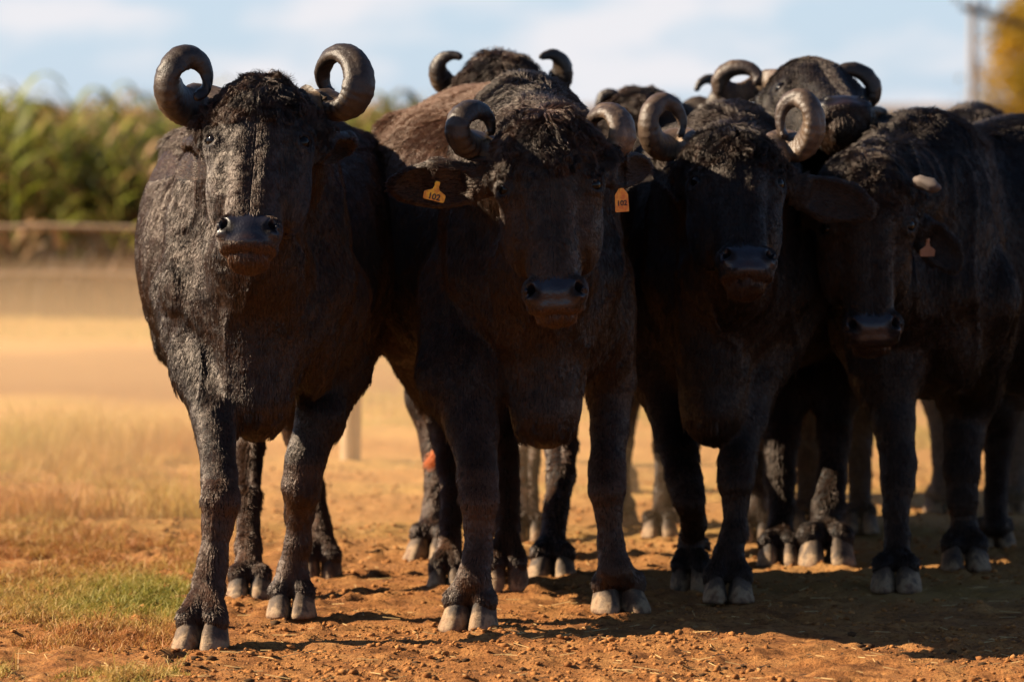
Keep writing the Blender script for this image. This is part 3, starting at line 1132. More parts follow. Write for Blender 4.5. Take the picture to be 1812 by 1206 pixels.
    # ---------------- third
    b3 = dict(label="third buffalo from the left, open ring horns and one foreleg lifted", seed=13,
              withers=(1290, 205, 15.75), yaw=2, size=1.0, wide=0.92, res=(0.0075, 0.015),
              poll=(1303, 205, 15.05), head_rot=(35, 9, 2), head_size=0.97,
              brisket=(1262, 785, 15.5, 0.075, 0.09),
              ears=[dict(base=(0.12, 0.14, -0.14), tip=(1545, 372, 15.25), w=0.062, face=(-0.1, -1, 0.1), th=0.03),
                    dict(base=(-0.12, 0.14, -0.16), tip=(1150, 290, 15.45), w=0.05, face=(-0.2, -1, -0.2))],
              front=[dict(side=-1, j=[(1180, 660, 15.8, 0.09), (1195, 770, 15.7, 0.060), (1211, 850, 15.55, 0.050), (1218, 880, 15.52, 0.044), (1228, 925, 15.62, 0.037), (1222, 958, 15.7, 0.040)],
                          hoof=(1214, 1032, -28, 38, 15.60), hsz=0.95),
                     dict(side=1, j=[(1325, 650, 15.6, 0.095), (1318, 745, 15.5, 0.060), (1304, 820, 15.42, 0.050), (1302, 850, 15.4, 0.048), (1302, 890, 15.4, 0.036), (1300, 940, 15.38, 0.036), (1290, 975, 15.36, 0.045)],
                          hoof=(1289, 1062, 0, 0), splay=2, hsz=1.1)],
              hind=[dict(side=-1, j=[(1190, 720, 17.6, 0.07), (1180, 790, 17.9, 0.042), (1176, 870, 17.7, 0.032), (1172, 915, 17.62, 0.036)],
                         hoof=(1168, 948, 0, 0), hsz=0.9),
                    dict(side=1, j=[(1335, 720, 17.5, 0.07), (1340, 790, 17.7, 0.042), (1342, 870, 17.5, 0.032), (1340, 915, 17.45, 0.036)],
                         hoof=(1336, 955, 0, 0), hsz=0.9)],
              horns=[dict(side=-1, cx=1176, cy=223, rx=45, ry=58, a0=-62, a1=-385, D0=15.22, D1=15.16, h0=19, h1=6, mat=HORN_TAN, at=(-0.09, 0.12, -0.12), shrink=0.2, tilt=0.4, wide=1.3),
                     dict(side=1, cx=1411, cy=220, rx=47, ry=62, a0=-110, a1=215, D0=15.24, D1=15.2, h0=20, h1=6, mat=HORN_TAN, at=(0.09, 0.12, -0.12), shrink=0.3, tilt=-0.4, wide=1.3)],
              hairs=320000, hair_r=0.0009, hair_mat=HAIR_DARK)
    buffalo(b3)
    # ---------------- fourth, hornless stub, body turned to the right
    b4 = dict(label="dark buffalo at the right with a short pale broken horn stub, head held low", seed=14,
              withers=(1628, 226, 16.1), yaw=27, size=1.02, wide=0.95, res=(0.0085, 0.017),
              poll=(1536, 283, 15.35), head_rot=(4, 4, -2), head_size=1.0,
              ears=[dict(base=(0.125, 0.15, -0.14), tip=(1700, 478, 15.55), w=0.058, face=(0.1, -1, 0.2), th=0.03),
                    dict(base=(-0.125, 0.15, -0.14), tip=(1380, 372, 15.6), w=0.05, face=(-0.1, -1, 0.0))],
              front=[dict(side=-1, j=[(1570, 650, 15.9, 0.10), (1582, 745, 15.85, 0.062), (1590, 820, 15.82, 0.052), (1588, 855, 15.8, 0.048), (1586, 900, 15.78, 0.038), (1588, 950, 15.76, 0.038), (1586, 982, 15.74, 0.044)],
                          hoof=(1585, 1042, -4, 3), splay=5, hsz=1.1),
                     dict(side=1, j=[(1712, 690, 16.5, 0.095), (1706, 770, 16.45, 0.060), (1702, 830, 16.42, 0.054), (1703, 880, 16.4, 0.042), (1706, 930, 16.4, 0.044)],
                          hoof=(1710, 1006, 0, 0), splay=4, hsz=1.15)],
              hind=[dict(side=-1, j=[(1770, 690, 17.3, 0.08), (1768, 780, 17.2, 0.045), (1762, 880, 17.1, 0.035), (1762, 930, 17.05, 0.04)],
                         hoof=(1762, 965, 0, 0)),
                    dict(side=1, j=[(1960, 720, 17.4, 0.08), (1960, 800, 17.4, 0.045), (1960, 880, 17.3, 0.035), (1960, 930, 17.25, 0.04)],
                         hoof=(1960, 960, 0, 0))],
              hairs=300000, hair_r=0.0008, hair_mat=HAIR_DARK, crown_len=0.7)
    r4, H4, _ = buffalo(b4)
    # broken stub of a horn
    p = [P(1618, 322, 15.42), P(1628, 322, 15.40), P(1638, 324, 15.38), P(1648, 328, 15.37), P(1658, 331, 15.36), P(1663, 332, 15.36)]
    horn(p, [0.014, 0.020, 0.026, 0.015, 0.018, 0.007], [0.016, 0.019, 0.016, 0.021, 0.012, 0.008], r4, ridges=False)["label"] = "pale broken horn stub"
    bpy.data.objects[r4.children[-1].name].data.materials[0] = plain("bare_horn_core", (0.085, 0.062, 0.050), 0.8)
    ear_tag(r4, P(1642, 422, 15.45), 0.9, plain("tag_shaded_plastic", (0.16, 0.06, 0.02), 0.6), None, yaw=38, roll=0)  # tag colour darkened to paint in the shade it hangs in
    # ---------------- fifth, behind the second
    b5 = dict(label="buffalo behind, only flat crown and two hooked horns above the second one's back", seed=15, brown=0.5,
              withers=(890, 178, 17.15), yaw=-3, size=0.97, wide=0.85, res=(0.012, 0.022),
              poll=(887, 96, 16.5), head_rot=(12, 0, 0), head_size=1.02,
              ears=[dict(base=(0.12, 0.16, -0.16), tip=(1035, 215, 16.85), w=0.04), dict(base=(-0.12, 0.16, -0.16), tip=(752, 232, 16.85), w=0.035)],
              front=[dict(side=-1, j=[(768, 700, 16.95, 0.08), (778, 790, 16.9, 0.058), (782, 860, 16.85, 0.050), (775, 900, 16.83, 0.045), (764, 935, 16.8, 0.050)],
                          hoof=(752, 986, -20, 8), splay=10, hsz=1.15),
                     dict(side=1, j=[(985, 700, 16.7, 0.075), (992, 790, 16.55, 0.050), (994, 840, 16.35, 0.042), (985, 900, 16.25, 0.036), (976, 962, 16.16, 0.046)],
                          hoof=(974, 1018, -6, 5), splay=12, hsz=1.1)],
              hind=[dict(side=-1, j=[(870, 730, 18.1, 0.06), (880, 800, 18.1, 0.04), (880, 880, 18.0, 0.034), (880, 905, 17.9, 0.038)], hoof=(880, 938, 0, 0)),
                    dict(side=1, j=[(932, 730, 18.0, 0.06), (934, 800, 18.0, 0.042), (932, 880, 17.6, 0.036), (932, 915, 17.47, 0.040)], hoof=(932, 955, 0, 0))],
              horns=[dict(side=-1, cx=800, cy=130, rx=40, ry=42, a0=-100, a1=-300, D0=16.68, D1=16.6, h0=17, h1=5, at=(-0.09, 0.12, -0.12), shrink=0.1, wide=1.1),
                     dict(side=1, cx=974, cy=130, rx=39, ry=44, a0=-70, a1=125, D0=16.68, D1=16.6, h0=19, h1=5, at=(0.09, 0.12, -0.12), shrink=0.1, wide=1.1)],
              hairs=110000, hair_r=0.0012)
    buffalo(b5)
    # ---------------- sixth, head raised
    b6 = dict(label="buffalo at the back raising its muzzle over the others, wide ring horns", seed=16,
              withers=(1440, 215, 16.95), yaw=9, size=0.95, wide=0.85, res=(0.0095, 0.022),
              poll=(1425, 88, 16.45), head_rot=(73, 12, 0), head_size=1.0,
              ears=[dict(base=(0.125, 0.17, -0.16), tip=(1560, 215, 16.8), w=0.045), dict(base=(-0.125, 0.17, -0.16), tip=(1300, 225, 16.85), w=0.045)],
              front=[dict(side=-1, j=[(1385, 680, 16.85, 0.085), (1382, 780, 16.75, 0.052), (1380, 850, 16.7, 0.046), (1384, 900, 16.65, 0.036), (1380, 940, 16.6, 0.044)],
                          hoof=(1380, 998, 0, 0), splay=10, hsz=1.05),
                     dict(side=1, j=[(1480, 680, 16.85, 0.08), (1475, 780, 16.75, 0.048), (1472, 850, 16.7, 0.044), (1467, 900, 16.6, 0.052), (1463, 940, 16.58, 0.056)],
                          hoof=(1463, 999, 0, 0), splay=3, hsz=1.35)],
              hind=[dict(side=-1, j=[(1425, 730, 18.1, 0.07), (1428, 790, 18.1, 0.042), (1430, 850, 18.0, 0.036), (1430, 890, 17.95, 0.04)], hoof=(1430, 935, 0, 0)),
                    dict(side=1, j=[(1518, 730, 18.1, 0.07), (1520, 790, 18.1, 0.042), (1522, 850, 17.95, 0.036), (1522, 895, 17.9, 0.04)], hoof=(1522, 940, 0, 0))],
              horns=[dict(side=-1, cx=1306, cy=145, rx=46, ry=36, a0=-55, a1=-378, D0=16.72, D1=16.6, h0=14, h1=7, mat=HORN_TAN, at=(-0.05, 0.12, -0.13), shrink=0.1, wide=1.3, rot=8),
                     dict(side=1, cx=1513, cy=150, rx=49, ry=38, a0=-160, a1=185, D0=16.42, D1=16.36, h0=17, h1=9, at=(0.05, 0.12, -0.13), shrink=0.15, wide=1.3, rot=-35)],
              hairs=110000, hair_r=0.0011, hair_mat=HAIR_DARK, crown_len=0.4)
    buffalo(b6)
    # ---------------- seventh, crown between second and third
    b7 = dict(label="far buffalo showing a dark crown and one horn between the second and third", seed=17, brown=0.4,
              withers=(1135, 205, 18.4), yaw=-4, size=0.97, wide=0.9, res=(0.014, 0.025),
              poll=(1158, 146, 17.7), head_rot=(25, 20, 4), head_size=1.05,
              ears=[dict(base=(0.12, 0.15, -0.14), tip=(1260, 240, 17.9), w=0.05), dict(base=(-0.12, 0.15, -0.14), tip=(1050, 215, 17.9), w=0.05)],
              front=[dict(side=-1, j=[(1090, 690, 18.3, 0.08), (1094, 780, 18.2, 0.05), (1094, 860, 18.1, 0.04), (1094, 890, 18.05, 0.04)], hoof=(1094, 925, 0, 0)),
                     dict(side=1, j=[(1216, 690, 18.3, 0.08), (1214, 780, 18.25, 0.05), (1214, 860, 18.2, 0.04), (1214, 890, 18.15, 0.04)], hoof=(1214, 922, 0, 0))],
              hind=[dict(side=-1, j=[(1100, 730, 19.6, 0.06), (1100, 780, 19.6, 0.04), (1100, 850, 19.5, 0.036)], hoof=(1100, 870, 0, 0)),
                    dict(side=1, j=[(1200, 730, 19.6, 0.06), (1200, 780, 19.6, 0.04), (1200, 850, 19.5, 0.036)], hoof=(1200, 870, 0, 0))],
              horns=[dict(side=1, cx=1252, cy=166, rx=30, ry=35, a0=-110, a1=165, D0=17.8, D1=17.75, h0=12, h1=4, at=(0.09, 0.13, -0.12), shrink=0.2, wide=1.2),
                     dict(side=-1, cx=1080, cy=186, rx=26, ry=30, a0=-80, a1=-340, D0=17.8, D1=17.75, h0=12, h1=4, at=(-0.09, 0.13, -0.12), shrink=0.2, wide=1.2)],
              hairs=70000, hair_r=0.0013)
    buffalo(b7)
    # ---------------- eighth, brown withers at the far right
    b8 = dict(label="farthest right buffalo, only its brown withers show over the dark back", seed=18, brown=1.0,
              withers=(1722, 203, 18.9), yaw=4, size=0.97, wide=0.85, res=(0.016, 0.026),
              poll=(1735, 300, 18.2), head_rot=(5, 0, 0), head_size=0.95,
              ears=[dict(base=(0.12, 0.15, -0.14), tip=(1840, 380, 18.3), w=0.05), dict(base=(-0.12, 0.15, -0.14), tip=(1640, 380, 18.3), w=0.05)],
              front=[dict(side=-1, j=[(1672, 690, 18.8, 0.08), (1672, 780, 18.7, 0.05), (1670, 850, 18.6, 0.04), (1670, 870, 18.55, 0.04)], hoof=(1670, 905, 0, 0)),
                     dict(side=1, j=[(1795, 690, 18.8, 0.08), (1795, 780, 18.7, 0.05), (1795, 850, 18.6, 0.04), (1795, 870, 18.55, 0.04)], hoof=(1795, 905, 0, 0))],
              hind=[dict(side=-1, j=[(1690, 730, 20.0, 0.06), (1690, 780, 20.0, 0.04), (1690, 840, 20.0, 0.036)], hoof=(1690, 855, 0, 0)),
                    dict(side=1, j=[(1790, 730, 20.0, 0.06), (1790, 780, 20.0, 0.04), (1790, 840, 20.0, 0.036)], hoof=(1790, 855, 0, 0))],
              hairs=60000, hair_r=0.0014)
    buffalo(b8)


# ------------------------------------------------------------------ ground
def ground_height(x, y):
    p = np.stack([x, y, np.zeros_like(x)], -1)
    near = np.clip(1 - (y - 16) / 14, 0, 1)
    h = 0.010 * vnoise(p * 1.7, 1) + 0.007 * vnoise(p * 5.3, 2) + near * (0.006 * vnoise(p * 13, 3) + 0.006 * vnoise(p * 31, 4))
    c = np.clip(vnoise(p * 19, 6) - 0.2, 0, 1)
    h = h + near * 0.014 * c
    # hoof prints: shallow dents
    cell = 0.24
    ci = np.floor(p / cell)
    j1, j2, j3 = [_hash(ci[..., 0], ci[..., 1], ci[..., 2], k) for k in (101, 102, 103)]
    d = np.sqrt((x - (ci[..., 0] + 0.3 + 0.4 * j1) * cell) ** 2 + ((y - (ci[..., 1] + 0.3 + 0.4 * j2) * cell)) ** 2)
    h = h - near * (j3 > 0.45) * 0.013 * np.clip(1 - (d / 0.065) ** 2, 0, 1) + near * (j3 > 0.35) * 0.008 * np.exp(-((d - 0.075) / 0.018) ** 2)
    return h - 0.010


def build_ground():
    ys = [6.0]
    while ys[-1] < 5200:
        y = ys[-1]
        st = 0.6 if y < 12.4 else (0.018 if y < 18.0 else (0.05 if y < 24 else (y * 0.03 if y > 34 else 0.25)))
        ys.append(y + st)
    ys = np.array(ys)
    xin = np.arange(-2.2, 2.2, 0.016)
    xo = [2.2]
    while xo[-1] < 3000: xo.append(xo[-1] * 1.18 + 0.05)
    xo = np.array(xo)
    xs = np.concatenate([-xo[::-1], xin[1:], xo])
    X, Y = np.meshgrid(xs, ys, indexing='ij')
    Z = ground_height(X, Y)
    Z = np.where(Y > 60, -0.01, Z)
    V = np.stack([X, Y, Z], -1).reshape(-1, 3)
    nx, ny = X.shape
    i, j = np.meshgrid(np.arange(nx - 1), np.arange(ny - 1), indexing='ij')
    a = (i * ny + j).ravel()
    Q = np.stack([a, a + ny, a + ny + 1, a + 1], 1)
    m, nt, b = new_mat("red_soil")
    L = nt.links.new
    geo = NN(nt, "ShaderNodeNewGeometry")
    sep = NN(nt, "ShaderNodeSeparateXYZ"); L(geo.outputs["Position"], sep.inputs[0])
    # near red earth
    n1 = noise_node(nt, 7, 8, 0.65)
    red = ramp(nt, n1.outputs["Fac"], [(0.30, (0.12, 0.044, 0.013)), (0.46, (0.33, 0.135, 0.040)), (0.68, (0.47, 0.225, 0.072))])
    n1b = noise_node(nt, 60, 5, 0.7)
    sp = ramp(nt, n1b.outputs["Fac"], [(0.36, (0.25, 0.22, 0.20)), (0.50, (1, 1, 1))])
    mu = NN(nt, "ShaderNodeMix", data_type='RGBA', blend_type='MULTIPLY'); mu.inputs["Factor"].default_value = 0.75
    L(red.outputs[0], mu.inputs["A"]); L(sp.outputs[0], mu.inputs["B"])
    # farther dry tan
    n2 = noise_node(nt, 0.55, 6, 0.6, vec_scale=(0.6, 1.6, 1))
    tan = ramp(nt, n2.outputs["Fac"], [(0.34, (0.36, 0.170, 0.055)), (0.5, (0.46, 0.245, 0.083)), (0.66, (0.36, 0.235, 0.065))])
    wob = NN(nt, "ShaderNodeMath", operation='MULTIPLY_ADD')
    n2b = noise_node(nt, 0.30, 4, 0.55, vec_scale=(1.0, 0.6, 1))
    off = NN(nt, "ShaderNodeMath", operation='SUBTRACT'); L(sep.outputs["Y"], off.inputs[0]); off.inputs[1].default_value = 4.5
    L(n2b.outputs["Fac"], wob.inputs[0]); wob.inputs[1].default_value = 14.0; L(off.outputs[0], wob.inputs[2])
    f1 = NN(nt, "ShaderNodeMapRange"); L(wob.outputs[0], f1.inputs[0])
    f1.inputs[1].default_value = 17.6; f1.inputs[2].default_value = 21.5
    mx = NN(nt, "ShaderNodeMix", data_type='RGBA')
    L(f1.outputs[0], mx.inputs["Factor"]); L(mu.outputs["Result"], mx.inputs["A"]); L(tan.outputs[0], mx.inputs["B"])
    # reddish cart track across, then pale verge
    band = ramp(nt, wob.outputs[0], [(0, (0, 0, 0)), (0.5, (0, 0, 0)), (1, (0, 0, 0))])
    mr = NN(nt, "ShaderNodeMapRange"); L(wob.outputs[0], mr.inputs[0])
    mr.inputs[1].default_value = 0; mr.inputs[2].default_value = 50
    L(mr.outputs[0], band.inputs[0])
    el = band.color_ramp.elements
    el[0].position = 0.53; el[1].position = 0.575; el[2].position = 0.655
    el[1].color = (1, 1, 1, 1); el[2].color = (0.9, 0.9, 0.9, 1)
    e = el.new(0.69); e.color = (0, 0, 0, 1)
    mx2 = NN(nt, "ShaderNodeMix", data_type='RGBA')
    L(band.outputs[0], mx2.inputs["Factor"]); L(mx.outputs["Result"], mx2.inputs["A"]); mx2.inputs["B"].default_value = (0.14, 0.055, 0.020, 1)
    f3 = NN(nt, "ShaderNodeMapRange"); L(sep.outputs["Y"], f3.inputs[0])
    f3.inputs[1].default_value = 45; f3.inputs[2].default_value = 70
    mx3 = NN(nt, "ShaderNodeMix", data_type='RGBA')
    L(f3.outputs[0], mx3.inputs["Factor"]); L(mx2.outputs["Result"], mx3.inputs["A"]); mx3.inputs["B"].default_value = (0.17, 0.11, 0.055, 1)
    L(mx3.outputs["Result"], b.inputs["Base Color"])
    b.inputs["Roughness"].default_value = 0.95
    b.inputs["Specular IOR Level"].default_value = 0.15
    n3 = noise_node(nt, 95, 6, 0.7)
    bump(nt, b, n3.outputs["Fac"], 1.0, 0.018)
    o = mesh_obj("ground", V, Q, m)
    tag(o, kind="structure")
    # crumbs and clods of earth
    m2, nt2, b2 = new_mat("clod_soil")
    n = noise_node(nt2, 18, 4)
    rp = ramp(nt2, n.outputs["Fac"], [(0.3, (0.11, 0.042, 0.014)), (0.55, (0.30, 0.13, 0.04)), (0.75, (0.42, 0.21, 0.075))])
    nt2.links.new(rp.outputs[0], b2.inputs["Base Color"]); b2.inputs["Roughness"].default_value = 0.95
    b2.inputs["Specular IOR Level"].default_value = 0.1
    ico = [(0, 0, 1), (0.89, 0, 0.45), (0.28, 0.85, 0.45), (-0.72, 0.53, 0.45), (-0.72, -0.53, 0.45), (0.28, -0.85, 0.45),
           (0.72, 0.53, -0.45), (-0.28, 0.85, -0.45), (-0.89, 0, -0.45), (-0.28, -0.85, -0.45), (0.72, -0.53, -0.45), (0, 0, -1)]
    fc = [(0, 1, 2), (0, 2, 3), (0, 3, 4), (0, 4, 5), (0, 5, 1), (1, 6, 2), (2, 7, 3), (3, 8, 4), (4, 9, 5), (5, 10, 1), (6, 7, 2), (7, 8, 3), (8, 9, 4), (9, 10, 5), (10, 6, 1), (11, 7, 6), (11, 8, 7), (11, 9, 8), (11, 10, 9), (11, 6, 10)]
    ico, fc = np.array(ico), np.array(fc)
    n = 45000
    y = 12.6 + 8.5 * RNG.random(n) ** 1.5
    x = (RNG.random(n) - 0.5) * 0.24 * y
    sz = 0.0022 + 0.0075 * RNG.random(n) ** 7
    keep = vnoise(np.stack([x * 2.5, y * 2.5, x * 0], -1), 17) > -0.35 + 0.6 * (RNG.random(n) - 0.5)
    x, y, sz = x[keep], y[keep], sz[keep]
    n = len(x)
    z = ground_height(x, y)
    V = ico[None] * sz[:, None, None] * (1 + 0.9 * (RNG.random((n, 12, 1)) - 0.5)) * np.array([1.3, 1.1, 0.75])
    a = RNG.random(n) * 6.28
    c, s = np.cos(a)[:, None], np.sin(a)[:, None]
    V = np.stack([V[..., 0] * c - V[..., 1] * s, V[..., 0] * s + V[..., 1] * c, V[..., 2]], -1)
    V += np.stack([x, y, z + sz * 0.25], -1)[:, None]
    Fq = fc[None] + (np.arange(n) * 12)[:, None, None]
    o = mesh_obj("soil_clods", V.reshape(-1, 3), Fq.reshape(-1, 3), m2, smooth=False)
    n = 170
    x = RNG.normal(size=n) * 0.05; y = RNG.normal(size=n) * 0.05
    gx = np.array([-0.62, -0.98, -1.2, -0.1, 0.55, 1.1, -0.75, 0.2, -0.4, -1.35, 0.9, -1.1, -0.55])
    gy = np.array([14.65, 15.2, 16.4, 13.55, 13.5, 13.7, 13.6, 14.2, 16.9, 13.8, 14.1, 17.6, 13.2])
    gi = RNG.integers(0, len(gx), n)
    x = x + gx[gi]; y = y * 1.4 + gy[gi]
    sz = 0.003 + 0.010 * RNG.random(n) ** 2
    z = ground_height(x, y)
    W = ico[None] * sz[:, None, None] * (1 + 0.9 * (RNG.random((n, 12, 1)) - 0.5)) * np.array([1.3, 1.1, 0.7])
    W = W + np.stack([x, y, z + sz * 0.3], -1)[:, None]
    od = mesh_obj("dung_crumbs", W.reshape(-1, 3), (fc[None] + (np.arange(n) * 12)[:, None, None]).reshape(-1, 3), plain("dry_dung", (0.055, 0.030, 0.014), 0.95, 0.1), smooth=False)
    tag(od, "small heaps of dark crumbled dung scattered over the red earth", "dung", kind="stuff")
    # straw and twigs trodden into the earth
    n = 900
    y2 = 12.8 + 6 * RNG.random(n) ** 1.3
    x2 = (RNG.random(n) - 0.5) * 0.22 * y2
    a2 = RNG.random(n) * 3.14
    L2 = 0.008 + 0.03 * RNG.random(n) ** 2
    z2 = ground_height(x2, y2) + 0.004
    dv = np.stack([np.cos(a2) * L2, np.sin(a2) * L2, (RNG.random(n) - 0.3) * 0.3 * L2], -1)
    sv = np.stack([-np.sin(a2), np.cos(a2), a2 * 0], -1) * 0.0012
    c0 = np.stack([x2, y2, z2], -1)
    W = np.stack([c0 - dv - sv, c0 - dv + sv, c0 + dv + sv, c0 + dv - sv, c0 + np.array([0, 0, 0.0018]) - dv, c0 + np.array([0, 0, 0.0018]) + dv], 1)
    fs = np.array([[0, 4, 5, 3], [4, 1, 2, 5]])
    ost = mesh_obj("straw_bits", W.reshape(-1, 3), (fs[None] + (np.arange(n) * 6)[:, None, None]).reshape(-1, 4), plain("straw", (0.42, 0.27, 0.11), 0.8, 0.2), smooth=False)
    tag(ost, "bits of straw trodden into the red earth", "straw", kind="stuff")
    tag(o, "loose crumbs and clods of red earth on the trampled ground", "soil", kind="stuff")


def blades(name, x, y, h, wdt, lean, mat, tint, segs=3, z0=None, droop=0.5):
    """curved grass blades as one mesh"""
    n = len(x)
    a = RNG.random(n) * 6.283
    d = np.stack([np.cos(a), np.sin(a), np.zeros(n)], -1)
    sd = np.stack([-np.sin(a), np.cos(a), np.zeros(n)], -1)
    tw = RNG.random(n) * 6.283
    sd = np.stack([np.cos(tw), np.sin(tw), np.zeros(n)], -1)
    z = ground_height(x, y) if z0 is None else z0
    base = np.stack([x, y, z], -1)
    V = []
    for i in range(segs + 1):
        q = i / segs
        c = base + d * (h * lean * q ** 2)[:, None] + np.array([0, 0, 1.0]) * (h * (q - droop * lean * q * q * 0.6))[:, None]
        ww = wdt * (1 - q ** 1.6) * 0.5 + 1e-4
        V.append(c - sd * ww[:, None]); V.append(c + sd * ww[:, None])
    V = np.stack(V, 1)
    k = 2 * (segs + 1)
    Fq = np.array([[2 * i, 2 * i + 1, 2 * i + 3, 2 * i + 2] for i in range(segs)])
    Fq = Fq[None] + (np.arange(n) * k)[:, None, None]
    return mesh_obj(name, V.reshape(-1, 3), Fq.reshape(-1, 4), mat, colors={"tint": np.repeat(tint, k)}, smooth=False)


def leaf_mat(name, cols, rough=0.6, trans=0.35):
    m, nt, b = new_mat(name)
    at = NN(nt, "ShaderNodeAttribute", attribute_name="tint")
    rp = ramp(nt, at.outputs["Fac"], cols)
    nt.links.new(rp.outputs[0], b.inputs["Base Color"])
    b.inputs["Roughness"].default_value = rough
    b.inputs["Specular IOR Level"].default_value = 0.3
    tr = NN(nt, "ShaderNodeBsdfTranslucent")
    nt.links.new(rp.outputs[0], tr.inputs[0])
    mx = NN(nt, "ShaderNodeMixShader")
    mx.inputs[0].default_value = trans
    nt.links.new(b.outputs[0], mx.inputs[1]); nt.links.new(tr.outputs[0], mx.inputs[2])
    out = nt.nodes["Material Output"]
    nt.links.new(mx.outputs[0], out.inputs[0])
    return m


GRASS = leaf_mat("grass_blade", [(0.0, (0.11, 0.115, 0.014)), (0.35, (0.26, 0.23, 0.035)), (0.65, (0.42, 0.28, 0.075)), (1.0, (0.36, 0.15, 0.045))])
DRY = leaf_mat("dry_weed", [(0.0, (0.055, 0.050, 0.012)), (0.4, (0.065, 0.033, 0.012)), (0.8, (0.12, 0.056, 0.022)), (1.0, (0.38, 0.20, 0.10))])
CORN = leaf_mat("corn_leaf", [(0.0, (0.025, 0.034, 0.008)), (0.35, (0.10, 0.11, 0.016)), (0.58, (0.26, 0.29, 0.03)), (0.70, (0.24, 0.14, 0.045)), (1.0, (0.48, 0.30, 0.16))], trans=0.45)


def build_grass():
    # short patchy grass at the left
    n = 42000
    y = 12.9 + 10.0 * RNG.random(n)
    x = -0.098 * y + (RNG.random(n) ** 1.25) * 0.125 * y
    p = np.stack([x * 1.3, y * 0.75, x * 0], -1)
    f = 0.6 * vnoise(p * 1.2, 61) + 0.45 * vnoise(p * 3.3, 62) + 0.35 * vnoise(p * 9, 63)
    px = 906 + x / y * FPX
    py = 185 + FPX * CAM_H / y
    # turf lies in bands between strips of bare earth
    want = 0.27 - 0.46 * np.exp(-((py - 1060) / 34) ** 2) - 0.12 * np.exp(-((py - 1175) / 30) ** 2) - 0.30 * np.exp(-((py - 930) / 60) ** 2) + 0.35 * np.exp(-((py - 1112) / 18) ** 2)
    want = want + np.clip((px - 330) / 130, 0, 3) * 0.8
    keep = f > want + 0.07 + 0.35 * (RNG.random(n) - 0.5)
    x, y, f, py = x[keep], y[keep], f[keep], py[keep]
    hc = 0.012 + 0.036 * RNG.random(len(x)) ** 2.2
    hc *= 1 + 1.0 * (RNG.random(len(x)) > 0.985)
    tc = 0.82 - 0.34 * np.exp(-((py - 1065) / 45) ** 2) + 0.30 * vnoise(np.stack([x * 2, y * 1.2, x * 0], -1), 71) + 0.45 * (RNG.random(len(x)) - 0.5)
    k = 11
    x = np.repeat(x, k) + RNG.normal(size=len(x) * k) * 0.012
    y = np.repeat(y, k) + RNG.normal(size=len(y) * k) * 0.018
    n = len(x)
    h = np.repeat(hc, k) * (0.5 + 0.8 * RNG.random(n))
    tint = np.clip(np.repeat(tc, k) + 0.16 * (RNG.random(n) - 0.5), 0, 1)
    o = blades("turf_grass", x, y, h, np.full(n, 0.0034), 0.4 + 1.1 * RNG.random(n), GRASS, tint, segs=2)
    tag(o, "short patchy green and yellow grass on the left of the red earth", "grass", kind="stuff")
    # rusty dry weeds standing behind it
    n = 26000
    y = 18.2 + 4.4 * RNG.random(n)
    x = -0.105 * y + RNG.random(n) * 0.075 * y
    px = 906 + x / y * FPX
    f = vnoise(np.stack([x * 1.6, y * 1.0, x * 0], -1), 81) + 0.5 * vnoise(np.stack([x * 5, y * 3, x * 0], -1), 82)
    keep = (f > -0.15 + 0.5 * (RNG.random(n) - 0.5)) & (px < 420)
    x, y, f = x[keep], y[keep], f[keep]
    n = len(x)
    h = (0.04 + 0.17 * RNG.random(n) ** 2.5) * (0.7 + 0.9 * np.clip(f, 0, 1))
    tint = np.clip(0.72 + 0.3 * vnoise(np.stack([x * 3, y * 2, x * 0], -1), 83) + 0.3 * (RNG.random(n) - 0.5), 0, 1)
    o = blades("dry_tufts", x, y, h, np.full(n, 0.0035), 0.3 + 0.8 * RNG.random(n), GRASS, tint, segs=2)
    tag(o, "rusty dry grass tufts standing behind the short turf", "dry grass", kind="stuff")
    # sparse turf across the far paddock
    n = 60000
    y = 22 + 14 * RNG.random(n)
    x = (RNG.random(n) - 0.5) * 0.22 * y
    f = vnoise(np.stack([x * 0.5, y * 0.4, x * 0], -1), 85)
    band = np.exp(-((y - 33.5) / 1.3) ** 2)
    keep = f + 1.0 * band > 0.15 + 0.6 * (RNG.random(n) - 0.5)
    x, y, f = x[keep], y[keep], f[keep]
    n = len(x)
    h = 0.02 + 0.05 * RNG.random(n)
    tint = np.clip(0.42 + 0.3 * (RNG.random(n) - 0.5) + 0.2 * f, 0, 1)
    o = blades("paddock_grass", x, y, h, np.full(n, 0.006), 0.3 + 0.8 * RNG.random(n), GRASS, tint, segs=1)
    tag(o, "thin yellowish grass on the dusty paddock beyond the herd", "grass", kind="stuff")


